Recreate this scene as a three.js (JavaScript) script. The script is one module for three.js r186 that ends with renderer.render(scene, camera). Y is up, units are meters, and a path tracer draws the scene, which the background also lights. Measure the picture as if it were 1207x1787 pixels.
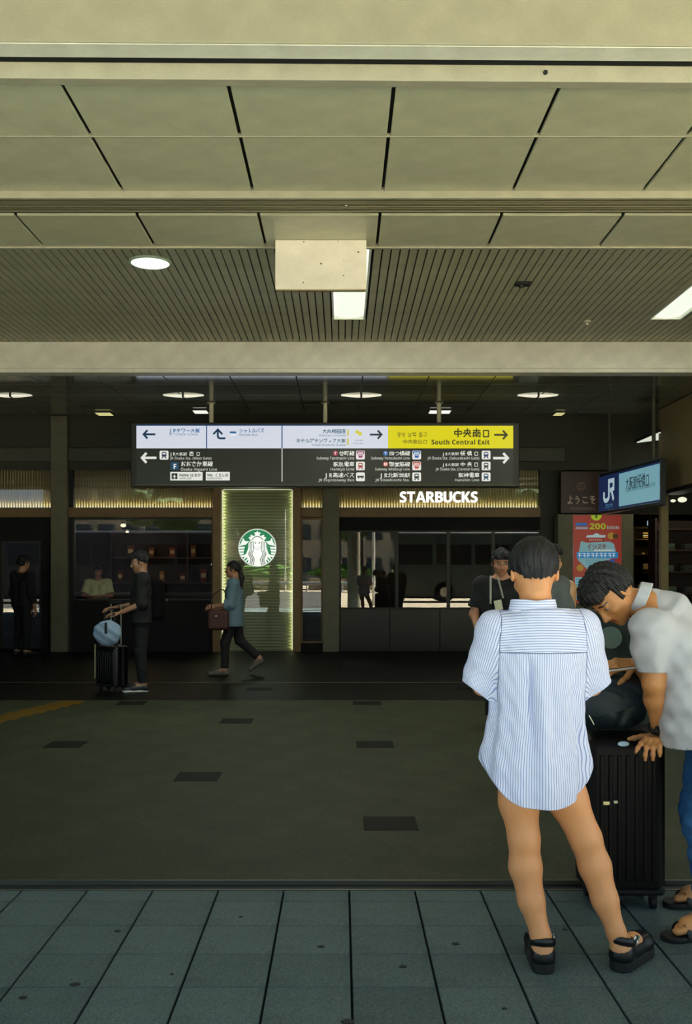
import * as THREE from 'three';
import { RoundedBoxGeometry } from 'three/addons/geometries/RoundedBoxGeometry.js';
import { TextGeometry } from 'three/addons/geometries/TextGeometry.js';
import { FontLoader } from 'three/addons/loaders/FontLoader.js';
import { RectAreaLightUniformsLib } from 'three/addons/lights/RectAreaLightUniformsLib.js';
import { mergeGeometries } from 'three/addons/utils/BufferGeometryUtils.js';

// ---------------------------------------------------------------- camera, sky, sun, exposure
const EYE = 1.465, FOCAL = 1720, CX = 596, CY = 996;
const scene = new THREE.Scene();
const camera = new THREE.PerspectiveCamera(2 * Math.atan(893.5 / FOCAL) * 180 / Math.PI, 1207 / 1787, 0.05, 300);
camera.position.set(0, EYE, 0);
camera.lookAt(0, EYE, -10);
camera.setViewOffset(1207, 1787, 603.5 - CX, 893.5 - CY, 1207, 1787);
const renderer = new THREE.WebGLRenderer();
renderer.toneMapping = THREE.LinearToneMapping;
renderer.toneMappingExposure = 1.0;
renderer.shadowMap.enabled = true;
RectAreaLightUniformsLib.init();

const SUN = 145, SKY = 0.5;
{
  const W = 256, H = 128, data = new Float32Array(W * H * 4);
  for (let j = 0; j < H; j++) {
    const el = (j + 0.5) / H * Math.PI - Math.PI / 2, t = Math.max(0, Math.sin(el)), k = Math.pow(1 - t, 3.2);
    for (let i = 0; i < W; i++) {
      const o = (j * W + i) * 4;
      data[o] = 0.65 + 1.9 * k; data[o + 1] = 1.4 + 1.75 * k; data[o + 2] = 2.25 + 1.35 * k; data[o + 3] = 1;
    }
  }
  const sky = new THREE.DataTexture(data, W, H, THREE.RGBAFormat, THREE.FloatType);
  sky.mapping = THREE.EquirectangularReflectionMapping; sky.magFilter = THREE.LinearFilter; sky.needsUpdate = true;
  scene.background = sky; scene.environment = sky;
  scene.backgroundIntensity = SKY; scene.environmentIntensity = SKY;
}
const sun = new THREE.DirectionalLight(new THREE.Color(1.0, 0.94, 0.82), SUN);
sun.position.set(14, 34, 16); sun.target.position.set(0, 0, 8);
sun.castShadow = true;
Object.assign(sun.shadow.camera, { left: -45, right: 45, top: 45, bottom: -45, near: 1, far: 110 });
sun.shadow.mapSize.set(4096, 4096);
scene.add(sun, sun.target);

// ---------------------------------------------------------------- helpers
function rng(seed) { let a = seed >>> 0; return () => { a = a + 0x6D2B79F5 | 0; let t = Math.imul(a ^ a >>> 15, 1 | a); t = t + Math.imul(t ^ t >>> 7, 61 | t) ^ t; return ((t ^ t >>> 14) >>> 0) / 4294967296; }; }
const V = (x, y, z) => new THREE.Vector3(x, y, z);
const clamp = (x, a = 0, b = 1) => Math.min(b, Math.max(a, x));
const mixn = (a, b, t) => a + (b - a) * t;
const smooth = (a, b, x) => { const t = clamp((x - a) / (b - a)); return t * t * (3 - 2 * t); };
// a point at a given distance along a line of sight of the survey camera
const at = (px, py, d) => V((px - CX) * d / FOCAL, EYE + (CY - py) * d / FOCAL, -d);
const used = new Map();
function numbered(name) { const n = used.get(name) || 0; used.set(name, n + 1); return n ? name + '_' + String(n).padStart(3, '0') : name; }
function tag(o, label, category, group, kind) {
  if (label) o.userData.label = label;
  if (category) o.userData.category = category;
  if (group) o.userData.group = group;
  if (kind) o.userData.kind = kind;
  return o;
}
function put(name, geo, mat, parent, x = 0, y = 0, z = 0) {
  const m = new THREE.Mesh(geo, mat); m.name = parent ? name : numbered(name);
  m.position.set(x, y, z); (parent || scene).add(m); return m;
}
function thing(name, label, category, x = 0, y = 0, z = 0, turn = 0, group) {
  const g = new THREE.Group(); g.name = numbered(name); g.position.set(x, y, z); g.rotation.y = turn; scene.add(g);
  return tag(g, label, category, group);
}
function struct(name, label) { const g = new THREE.Group(); g.name = numbered(name); scene.add(g); return tag(g, label, 'structure', null, 'structure'); }
function metric(geo) {            // uv in metres from the dominant axis of the normal
  const g = geo, p = g.attributes.position, n = g.attributes.normal, uv = new Float32Array(p.count * 2);
  for (let i = 0; i < p.count; i++) {
    const ax = Math.abs(n.getX(i)), ay = Math.abs(n.getY(i)), az = Math.abs(n.getZ(i));
    const x = p.getX(i), y = p.getY(i), z = p.getZ(i);
    if (ay >= ax && ay >= az) { uv[2 * i] = x; uv[2 * i + 1] = z; } else if (ax >= az) { uv[2 * i] = z; uv[2 * i + 1] = y; } else { uv[2 * i] = x; uv[2 * i + 1] = y; }
  }
  g.setAttribute('uv', new THREE.BufferAttribute(uv, 2)); return g;
}
const box = (w, h, d) => metric(new THREE.BoxGeometry(w, h, d));
const rbox = (w, h, d, r = 0.01, s = 1) => metric(new RoundedBoxGeometry(w, h, d, s, Math.min(r, w / 2.01, h / 2.01, d / 2.01)));
const cyl = (r0, r1, h, n = 20) => new THREE.CylinderGeometry(r0, r1, h, n);
const span = (x0, x1, y0, y1, z0, z1, r) => { const g = r ? rbox(x1 - x0, y1 - y0, z1 - z0, r) : box(x1 - x0, y1 - y0, z1 - z0); return metric(g.translate((x0 + x1) / 2, (y0 + y1) / 2, (z0 + z1) / 2)); };
function rod(a, b, r, n = 10) {
  const d = b.clone().sub(a), g = new THREE.CylinderGeometry(r, r, d.length(), n);
  g.applyQuaternion(new THREE.Quaternion().setFromUnitVectors(V(0, 1, 0), d.clone().normalize()));
  return g.translate((a.x + b.x) / 2, (a.y + b.y) / 2, (a.z + b.z) / 2);
}
const merge = (list) => mergeGeometries(list.map((g) => { const q = g.index ? g.toNonIndexed() : g; for (const k of Object.keys(q.attributes)) if (!['position', 'normal', 'uv', 'color'].includes(k)) q.deleteAttribute(k); return q; }));

// ---------------------------------------------------------------- textures
const lattice = (() => { const r = rng(77), a = new Float32Array(256 * 256); for (let i = 0; i < a.length; i++) a[i] = r(); return a; })();
function vnoise(x, y, per) {      // value noise, periodic
  const xi = Math.floor(x), yi = Math.floor(y), fx = x - xi, fy = y - yi, m = (v) => ((v % per) + per) % per;
  const g = (i, j) => lattice[m(i) + 256 * m(j)], sx = fx * fx * (3 - 2 * fx), sy = fy * fy * (3 - 2 * fy);
  return mixn(mixn(g(xi, yi), g(xi + 1, yi), sx), mixn(g(xi, yi + 1), g(xi + 1, yi + 1), sx), sy);
}
const fbm = (u, v, f, o = 4) => { let s = 0, a = 0.5, t = 0; for (let i = 0; i < o; i++) { s += a * vnoise(u * f, v * f, f); t += a; a *= 0.5; f *= 2; } return s / t; };
function tex(n, metres, fn, color = true) {
  const data = new Uint8Array(n * n * 4);
  for (let j = 0; j < n; j++) for (let i = 0; i < n; i++) {
    const c = fn(i / n, j / n), o = (j * n + i) * 4;
    if (typeof c === 'number') data[o] = data[o + 1] = data[o + 2] = clamp(c) * 255; else { data[o] = clamp(c[0]) * 255; data[o + 1] = clamp(c[1]) * 255; data[o + 2] = clamp(c[2]) * 255; }
    data[o + 3] = 255;
  }
  const t = new THREE.DataTexture(data, n, n, THREE.RGBAFormat); t.wrapS = t.wrapT = THREE.RepeatWrapping; t.magFilter = THREE.LinearFilter; t.minFilter = THREE.LinearMipmapLinearFilter; t.generateMipmaps = true;
  if (color) t.colorSpace = THREE.SRGBColorSpace; t.repeat.set(1 / metres, 1 / metres); t.needsUpdate = true; return t;
}
const speckRand = rng(5);
const speckle = (amp, coarse) => (u, v) => { const s = 1 - amp * speckRand() - coarse * fbm(u, v, 8); return [s, s, s]; };
const T = {
  plaster: tex(512, 0.9, speckle(0.10, 0.10)),
  granite: tex(512, 1.1, (u, v) => { const g = speckRand(); const s = 0.50 + 0.55 * g * g * g - 0.18 * fbm(u, v, 6) + 0.1 * vnoise(u * 128, v * 128, 128); return [s, s, s * 0.98]; }),
  slab: tex(512, 1.7, (u, v) => { const s = 0.72 + 0.26 * speckRand() - 0.30 * Math.max(0, fbm(u, v, 10) - 0.45) - 0.25 * fbm(v, u, 4); return [s, s, s]; }),
  cloth: tex(256, 0.06, (u, v) => { const s = 0.86 + 0.10 * Math.sin(u * 201) * Math.sin(v * 201) + 0.08 * speckRand(); return [s, s, s]; }),
  denim: tex(256, 0.12, (u, v) => { const s = 0.78 + 0.2 * speckRand() + 0.1 * Math.sin((u + v) * 6.2832 * 40) - 0.15 * fbm(u, v, 8); return [s, s, s]; }),
  foliage: tex(256, 1.0, (u, v) => { const s = 0.3 + 0.9 * fbm(u, v, 16) * (0.5 + 0.5 * speckRand()); return [s * 0.8, s, s * 0.55]; }),
  bump: tex(256, 0.35, () => speckRand(), false),
};
const stone = (color, rough, spec, opt = {}) => new THREE.MeshPhysicalMaterial({ color, roughness: rough, specularIntensity: spec, ...opt });
function mat(color, rough = 0.7, opt = {}) { return new THREE.MeshStandardMaterial({ color, roughness: rough, ...opt }); }
const glow = (color, power, base = 0x111111, opt = {}) => new THREE.MeshStandardMaterial({ color: base, roughness: 0.5, emissive: color, emissiveIntensity: power, ...opt });
const M = {
  fascia: mat(0xa19c82, 0.6, { map: T.plaster }),
  lip: mat(0xb3ae95, 0.5, { map: T.plaster }),
  panel: mat(0xd2d0ae, 0.34, { map: T.plaster }),
  gloss: mat(0x7a7a6a, 0.09, { map: T.plaster }),
  slat: mat(0xc6c4a4, 0.55, { map: T.plaster }),
  black: mat(0x0b0b09, 0.7),
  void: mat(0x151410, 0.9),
  beam: mat(0xe8e6d6, 0.55, { map: T.plaster }),
  boxface: mat(0xfaf0dc, 0.6, { map: T.plaster }),
  alu: mat(0xb8b49c, 0.35, { metalness: 0.5 }),
  bronze: mat(0x8a8468, 0.3, { metalness: 0.7 }),
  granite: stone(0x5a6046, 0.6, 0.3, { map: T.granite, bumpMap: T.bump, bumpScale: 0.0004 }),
  granite2: stone(0x24241b, 0.5, 0.22, { map: T.granite, bumpMap: T.bump, bumpScale: 0.0004 }),  // granite in a darker colour: shade painted into the far floor
  accent: stone(0x2c2c26, 0.65, 0.2, { map: T.granite }),
  grout: stone(0x1a1d1d, 0.95, 0.1),
  steel: mat(0x9a9a8c, 0.28, { metalness: 0.9 }),
  darksteel: mat(0x1d1d19, 0.45, { metalness: 0.2 }),
  yellowtile: stone(0x9a7420, 0.7, 0.3, { map: T.granite }),
  column: mat(0x757158, 0.6, { map: T.plaster }),
  brown: mat(0x86683a, 0.5, { map: T.plaster }),
  olive: mat(0x9c8a5e, 0.6, { map: T.plaster }),
  glass: new THREE.MeshPhysicalMaterial({ color: 0xffffff, roughness: 0.0, transmission: 1, thickness: 0, ior: 1.5 }),
};
const tileMats = [0x6d8081, 0x758889, 0x657879, 0x708384].map((c) => stone(c, 0.65, 0.3, { map: T.slab, bumpMap: T.bump, bumpScale: 0.0006 }));

// ================================================================ THE SETTING
const C = 4.095;                                   // height of the panelled ceiling
const XL = -7.6, XR = 7.6;
// ---- pavement outside: 30 cm tiles on a bed
{
  const g = struct('pavement', 'grey paving tiles in the foreground before the dark rail');
  put('bedding', span(-11.5, 9, -0.2, -0.012, -4.52, 2.6), M.grout, g);
  const r = rng(3), full = rbox(0.2915, 0.024, 0.2965, 0.003), cut = rbox(0.2915, 0.024, 0.1465, 0.003);
  for (let c = -9; c < 10; c++) {
    for (let k = 0; k < 10; k++) put('tile', full, tileMats[(r() * 4) | 0], g, 0.035 + 0.3 * c + 0.15, -0.012 - 0.0012 * r(), -(4.37 - 0.3 * k - 0.15));
    put('tile', cut, tileMats[(r() * 4) | 0], g, 0.035 + 0.3 * c + 0.15, -0.012 - 0.001 * r(), -4.445);
  }
  const plain = tag(put('outer_paving', merge([span(-11.5, -2.67, -0.012, -0.0005, -4.52, 2.6), span(3.04, 9, -0.012, -0.0005, -4.52, 2.6), span(-2.67, 3.04, -0.012, -0.0005, -1.365, 2.6)]), tileMats[0], g), null, null, null, null);
  const gum = mat(0x1c1f1e, 0.8);
  for (const [px, py, s] of [[131, 1718, 1.3], [40, 1741, 1], [205, 1625, 0.9], [560, 1652, 0.9], [703, 1687, 1], [795, 1647, 1], [606, 1783, 1.5], [985, 1622, 0.7], [300, 1700, 0.5], [880, 1760, 0.6], [420, 1600, 0.6]]) {
    const d = FOCAL * EYE / (py - CY), p = at(px, py, d), gg = new THREE.CylinderGeometry(0.010 * s, 0.014 * s, 0.0035, 9); gg.scale(1.2, 1, 1);
    put('gum_spot', gg, gum, g, p.x, 0.0012, p.z);
  }
}
// ---- shutter rail let into the floor
{
  const g = struct('trim_1', 'dark floor rail with thin steel edges between tiles and stone floor');
  put('channel', span(-11.5, 9, -0.06, -0.018, -4.655, -4.522), stone(0x141412, 0.5, 0.25), g);
  put('edge_strip', span(-11.5, 9, -0.06, 0.003, -4.529, -4.521), M.steel, g);
  put('edge_strip', span(-11.5, 9, -0.06, 0.003, -4.663, -4.655), M.steel, g);
}
// ---- stone floors
{
  const g = struct('floor', 'speckled stone floor with small dark inset tiles');
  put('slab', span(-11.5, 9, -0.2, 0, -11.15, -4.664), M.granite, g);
  const t = rbox(0.31, 0.012, 0.31, 0.002);
  for (let i = -3; i <= 3; i++) for (let k = 0; k < 5; k++) {
    if ((i + k) & 1) continue;
    const x = 0.28 + 1.302 * i, d = 5.715 + 1.298 * k;
    if (Math.abs(x) < 5 && d < 11.1) put('inset_tile', t, M.accent, g, x, -0.004, -d);
  }
  const t2 = rbox(0.298, 0.012, 0.298, 0.003);
  for (let k = 0; k < 9; k++) for (let j = 0; j < 1; j++) {           // yellow guide strip for the blind, running inwards on the left
    const d = 9.15 + 0.225 * k, x = -3.55 + 0.065 * k; if (d < 11.0) put('guide_tile', t2, M.yellowtile, g, x, -0.003 + 0.0002 * k, -d);
  }
  const h = struct('floor', 'stone floor with shade painted into its colour, in front of the dim shopfront');
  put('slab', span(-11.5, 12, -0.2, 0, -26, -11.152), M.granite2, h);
  for (const [x, d] of [[-3.63, 12.2], [-1.02, 12.2], [1.58, 12.2], [4.2, 12.2]]) put('inset_tile', t, M.accent, h, x, -0.004, -d);
  put('joint_strip', span(-11.5, 9, -0.01, 0.0015, -12.95, -12.92), M.column, h);
}
// ---- outer beam over the entrance, with the hanging lip behind it
{
  const g = struct('beam', 'cream outer beam along the top of the view');
  put('face', span(-11.5, 9, C, 6.1, -5.06, -4.92, 0.012), M.fascia, g);
  put('soffit_strip', span(-11.5, 9, C - 0.006, C - 0.0005, -5.056, -4.926, 0.002), mat(0xe2e2d0, 0.4, { map: T.plaster }), g);
  g.rotation.y = 0.013; const l = struct('trim_2', 'cream hanging edge strip in front of the ceiling panels');
  put('lip', span(-11.5, 9, 2.537 + EYE, 2.624 + EYE, -5.172, -5.098, 0.006), M.lip, l);
  put('gap_shade_board', span(-11.5, 9, 2.6245 + EYE, C + 0.3, -5.170, -5.125), M.black, l);  // black board paints the shade of the gap above the lip
  put('spacer', span(-11.5, 9, C + 0.12, C + 0.3, -5.124, -5.061), M.black, l);
  const s = put('screw_cap', cyl(0.012, 0.012, 0.008, 12).rotateX(Math.PI / 2), M.black, l, 1.122, 4.048, -5.094); l.rotation.y = 0.013;
}
// ---- panelled ceiling, bay in front of and behind the shutter box
{
  const g = struct('ceiling', 'cream square ceiling panels between the entrance beams');
  put('backing', span(-11.5, 9, C + 0.03, C + 0.06, -8.05, -5.17), M.black, g);
  const rows = [[5.16, 5.966], [5.974, 6.83], [7.30, 8.0]], r = rng(8);
  for (const [d0, d1] of rows) {
    const p = rbox(0.878, 0.022, d1 - d0, 0.004);
    for (let k = -9; k < 9; k++) put('ceiling_panel', p, M.panel, g, 0.284 + 0.9 * k + 0.45, C + 0.011 + 0.0015 * r(), -(d0 + d1) / 2);
  }
  put('joint_strip', span(-11.5, 9, C - 0.004, C + 0.02, -5.975, -5.965), M.lip, g);
  put('edge_lip', span(-11.5, 9, C - 0.012, C + 0.45, -8.03, -8.0, 0.004), M.lip, g);
  const s = struct('trim_3', 'grooved metal shutter box crossing the panelled ceiling');
  put('front_lip', span(-11.5, 9, 2.583 + EYE, C + 0.1, -6.862, -6.832, 0.006), M.lip, s);
  put('box', span(-11.5, 9, 2.612 + EYE, C + 0.1, -7.10, -6.863), M.bronze, s);
  for (const z of [6.885, 6.93, 6.962, 7.02, 7.05]) put('rib', span(-11.5, 9, 2.592 + EYE, 2.613 + EYE, -z - 0.012, -z, 0.003), M.bronze, s);
  put('rear_lip', span(-11.5, 9, 2.583 + EYE, 2.613 + EYE, -7.112, -7.092, 0.004), M.bronze, s);
  put('dark_slot', span(-11.5, 9, C + 0.02, C + 0.05, -7.30, -7.10), M.black, s);
  const b = put('rivet', new THREE.SphereGeometry(0.014, 12, 8), M.steel, s, 0.03, 2.588 + EYE, -6.985);
}
// ---- slatted ceiling
const HS = 3.03 + EYE;
{
  const g = struct('ceiling', 'olive slatted ceiling with narrow dark gaps');
  put('backing', span(-11.5, 9, HS + 0.05, HS + 0.08, -13.07, -8.03), M.black, g);
  const long = box(0.071, 0.03, 5.02), near = box(0.071, 0.03, 0.15), far = box(0.071, 0.03, 1.16);
  for (let i = -68; i <= 68; i++) {
    const x = 0.0875 + 0.085 * i;
    const lit = (x > -0.14 && x < 0.31) || (x > 3.67 && x < 4.12);
    if (lit) { put('slat', far, M.slat, g, x, HS + 0.015, -12.48); put('slat', near, M.slat, g, x, HS + 0.015, -8.11); } else put('slat', long, M.slat, g, x, HS + 0.015, -10.545);
  }
}
// ---- far beam closing the slatted bay, then the glossy concourse ceiling
{
  const g = struct('beam', 'pale cross beam between slatted ceiling and dark concourse ceiling');
  put('face', span(-11.5, 9, C + 0.055, HS + 0.1, -13.30, -13.07, 0.006), M.beam, g);
  put('lower_lip', span(-11.5, 9, C - 0.005, C + 0.05, -13.30, -13.055, 0.006), M.beam, g);
  const c = struct('ceiling', 'dark glossy ceiling panels above the hanging direction sign');
  put('backing', span(-11.5, 9, C + 0.03, C + 0.06, -16.5, -13.3), M.black, c);
  const ds = [13.305, 13.90, 14.76, 15.63, 16.5];
  for (let j = 0; j < 4; j++) {
    const p = rbox(0.886, 0.02, ds[j + 1] - ds[j] - 0.008, 0.003);
    for (let k = -9; k < 9; k++) put('ceiling_panel', p, M.gloss, c, 0.284 + 0.9 * k + 0.45, C + 0.011, -(ds[j] + ds[j + 1]) / 2);
  }
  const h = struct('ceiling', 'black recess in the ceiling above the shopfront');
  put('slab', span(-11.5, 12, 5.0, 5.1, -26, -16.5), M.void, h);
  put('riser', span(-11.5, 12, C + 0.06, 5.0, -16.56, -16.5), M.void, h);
}
// ---- box hanging below the ceiling in the middle
{
  const d = 7.83, a = at(480, 418, d), b = at(639, 505, d);
  const g = thing('hanging_panel', 'cream blank panel hanging below the ceiling in the middle', 'panel', (a.x + b.x) / 2, b.y, -d);
  put('case', rbox(b.x - a.x, C - b.y - 0.002, 0.05, 0.004).translate(0, (C - b.y) / 2 - 0.001, -0.025), M.boxface, g);
  put('base_plate', box(b.x - a.x - 0.01, 0.008, 0.04).translate(0, -0.004, -0.025), M.olive, g);
  const st = mat(0x6a5a44, 0.8);
  for (const [px, py, r] of [[560, 460, 4], [599, 481, 3], [625, 440, 4], [529, 493, 3], [530, 422, 3], [600, 455, 2], [590, 421, 2]]) {
    const p = at(px, py, d); put('stain', new THREE.CylinderGeometry(r * 0.0018, r * 0.0022, 0.002, 8).rotateX(Math.PI / 2), st, g, p.x - (a.x + b.x) / 2, p.y - b.y, 0.0);
  }
}
// ---- roof and side walls that keep the daylight out
{
  const g = struct('ceiling', 'roof slab over entrance and concourse');
  put('slab', span(-11.9, 12.4, 6.1, 6.5, -26.4, 0.6), M.fascia, g);
  const w = struct('wall_left', 'dark side wall far left of the concourse');
  put('wall', span(-11.9, -11.5, 0, 6.1, -26, -4.9), M.void, w);
  const w2 = struct('wall_right', 'dark side wall far right of the concourse');
  put('wall', span(12, 12.4, 0, 6.1, -26, -12), M.void, w2);
  put('return_wall', span(9, 12, 0, 6.1, -12.3, -12), M.void, w2);
  put('near_wall', span(9, 9.3, 0, 6.1, -12, -4.9), M.void, w2);
  const w3 = struct('wall_back', 'dark rear wall behind the shop');
  put('wall', span(-11.5, 12, 0, 6.1, -26.4, -26), M.void, w3);
}
// ---- brown bulkhead on the right with its post
{
  const g = struct('wall_right', 'olive brown bulkhead above the shop opening at the right edge');
  put('bulkhead', span(5.17, 5.5, 2.76, C - 0.006, -16.1, -13.32, 0.01), M.olive, g);
  put('lintel_underside', span(5.2, 5.5, 2.70, 2.757, -16.08, -13.32), M.black, g);
  const p = struct('trim_4', 'slim olive post under the brown bulkhead');
  put('post', span(5.175, 5.30, 0, 2.70, -16.1, -15.98, 0.008), M.olive, p);
  const w = struct('wall_right', 'dark shop side wall behind the olive post');
  put('wall', span(7.6, 7.8, 0, C - 0.006, -20, -13.32), M.void, w);
}

// ================================================================ CEILING LAMPS
const lampWhite = new THREE.Color(0.93, 1.0, 0.86);
function area(parent, color, power, w, h, x, y, z, tx, ty, tz) {
  const l = new THREE.RectAreaLight(color, power, w, h); l.position.set(x, y, z); parent.add(l);
  parent.updateWorldMatrix(true, true); l.lookAt(parent.localToWorld(V(tx, ty, tz))); return l;
}
// two long recessed troughs in the slatted ceiling
for (const [x0, x1, label] of [[-0.112, 0.283, 'long fluorescent trough lamp partly behind the cream hanging panel'], [3.70, 4.09, 'long fluorescent trough lamp at the right edge of the slatted ceiling']]) {
  const g = thing('trough_lamp', label, 'lamp', (x0 + x1) / 2, HS, -10.05, 0, 'trough lamps in the slatted ceiling');
  const w = x1 - x0, L = 3.66, shape = [];
  const white = mat(0xe9ece0, 0.35);
  put('side_frame', box(0.02, 0.12, L), white, g, -w / 2 + 0.01, 0.055, 0); put('side_frame', box(0.02, 0.12, L), white, g, w / 2 - 0.01, 0.055, 0);
  put('end_frame', box(w - 0.04, 0.12, 0.02), white, g, 0, 0.055, -L / 2 + 0.01); put('end_frame', box(w - 0.04, 0.12, 0.02), white, g, 0, 0.055, L / 2 - 0.01);
  const prof = new THREE.Shape(); prof.moveTo(-w / 2 + 0.021, 0.05);
  for (let i = 0; i <= 12; i++) { const t = i / 12; prof.lineTo(mixn(-w / 2 + 0.021, w / 2 - 0.021, t), 0.04 - 0.03 * Math.sin(Math.PI * t)); }
  prof.lineTo(w / 2 - 0.021, 0.05); prof.closePath();
  put('diffuser', new THREE.ExtrudeGeometry(prof, { depth: L - 0.044, bevelEnabled: false }).translate(0, 0, -(L - 0.044) / 2), glow(lampWhite, 0.86, 0xe9ece0), g);
  area(g, lampWhite, 14, w - 0.06, L - 0.1, 0, -0.008, 0, 0, -2, 0);
}
// round downlight
{
  const p = at(262, 457, 9.67), g = thing('downlight', 'round greenish white downlight in the slatted ceiling', 'lamp', p.x, HS, p.z);
  put('rim', new THREE.TorusGeometry(0.195, 0.014, 10, 40).rotateX(Math.PI / 2), mat(0xa9b89e, 0.4), g, 0, -0.006, 0);
  put('diffuser', new THREE.CylinderGeometry(0.19, 0.19, 0.014, 40), glow(new THREE.Color(0.86, 1, 0.9), 1.35), g, 0, -0.009, 0);
  const l = new THREE.SpotLight(new THREE.Color(0.86, 1, 0.9), 20, 0, 1.2, 0.8); l.position.set(0, -0.03, 0); l.target.position.set(0, -3, 0); l.castShadow = true; l.shadow.radius = 8; g.add(l, l.target);
}
// small fittings on the slats
{
  const p = at(912, 493, 10.36), g = thing('ceiling_sensor', 'small black sensor box on the slatted ceiling', 'sensor', p.x, HS, p.z);
  put('case', rbox(0.17, 0.035, 0.10, 0.01), M.black, g, 0, -0.018, 0); put('eye', cyl(0.03, 0.022, 0.02, 16), mat(0x1c1c1a, 0.2), g, -0.02, -0.045, 0.01);
  const q = at(1024, 560, 11.95), s = thing('smoke_detector', 'small round smoke detector near the right trough lamp', 'smoke detector', q.x, HS, q.z);
  put('base', cyl(0.055, 0.05, 0.03, 20), M.slat, s, 0, -0.015, 0); put('dome', new THREE.SphereGeometry(0.02, 14, 8), mat(0xe6e0c0, 0.3), s, 0, -0.035, 0);
}
// winged lamps of the concourse ceiling
[[20, 'first winged ceiling lamp from the left edge'], [320, 'winged ceiling lamp above the left end of the direction sign'], [630, 'winged ceiling lamp above the middle of the direction sign'], [938, 'winged ceiling lamp right of the direction sign']].forEach(([px, label]) => {
  const p = at(px, 690, 14.76), g = thing('winged_lamp', label, 'lamp', p.x, C, p.z, 0, 'winged lamps in the concourse ceiling');
  for (const s of [-1, 1]) {
    const w = new THREE.BufferGeometry();
    const top = [[0.012, -0.055], [0.30, -0.004]], pts = []; const zs = [-0.13, 0.13];
    const sh = new THREE.Shape(); sh.moveTo(s * 0.012, -0.030); sh.quadraticCurveTo(s * 0.17, -0.026, s * 0.30, -0.004); sh.lineTo(s * 0.30, -0.001); sh.lineTo(s * 0.012, -0.001); sh.closePath();
    put('wing', new THREE.ExtrudeGeometry(sh, { depth: 0.3, bevelEnabled: false, curveSegments: 8 }).scale(1, 1, 0.34).translate(0, 0, -0.051), glow(new THREE.Color(1, 0.97, 0.78), 0.68, 0xd8d4bc), g);
  }
  put('spine', box(0.03, 0.036, 0.13), M.darksteel, g, 0, -0.018, 0);
  const l = new THREE.SpotLight(new THREE.Color(1, 0.97, 0.8), 0.5, 0, 1.2, 0.8); l.position.set(0, -0.09, 0); l.target.position.set(0, -3, 0); l.castShadow = true; l.shadow.radius = 3; g.add(l, l.target);
});
// small square lamps at the rear edge of that ceiling
[[350, 0.22, 'small square ceiling lamp left of a sign hanger, above the sign'], [757, 0.15, 'left one of two small square lamps above the yellow sign field'], [777, 0.15, 'right one of two small square lamps above the yellow sign field'], [182, 0.24, 'thin yellowish ceiling lamp left of the direction sign'], [975, 0.14, 'tiny ceiling lamp right of the direction sign']].forEach(([px, w, label], i) => {
  const d = i > 2 ? 16.42 : 16.2, p = at(px, 722, d), g = thing('square_lamp', label, 'lamp', p.x, C, p.z, 0, 'small square lamps along the ceiling edge');
  put('frame', rbox(w + 0.03, 0.018, 0.30, 0.004), M.darksteel, g, 0, -0.009, 0);
  put('diffuser', box(w, 0.012, 0.26), glow(i > 2 ? new THREE.Color(1, 0.93, 0.4) : new THREE.Color(1, 1, 0.88), i > 2 ? 0.6 : 1.0), g, 0, -0.023, 0);
  const l = new THREE.SpotLight(new THREE.Color(1, 0.98, 0.8), 0.3, 0, 1.2, 0.8); l.position.set(0, -0.05, 0); l.target.position.set(0, -3, 0); l.castShadow = true; g.add(l, l.target);
});
// lamp panel seen past the bulkhead on the right
{
  const d = 17.2, a = at(1109, 767, d), b = at(1146, 740, d), g = thing('ceiling_panel_lamp', 'slanted white ceiling panel lamp beside the brown bulkhead', 'lamp', 0, 0, 0);
  const sh = new THREE.Shape(); const za = -d, y = a.y;
  // a flat lamp tray in the ceiling: long side running into the depth
  g.position.set(a.x + 0.42, y, -16.6); g.rotation.set(0, 0, 0.12);
  put('tray', rbox(0.86, 0.04, 1.3, 0.01), M.darksteel, g, 0, 0.024, 0);
  put('diffuser', box(0.8, 0.012, 1.24), glow(new THREE.Color(0.96, 1, 0.84), 0.7), g, 0, -0.002, 0);
  area(g, lampWhite, 0.5, 0.76, 1.2, 0, -0.014, 0, 0, -2, 0);
}

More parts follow.
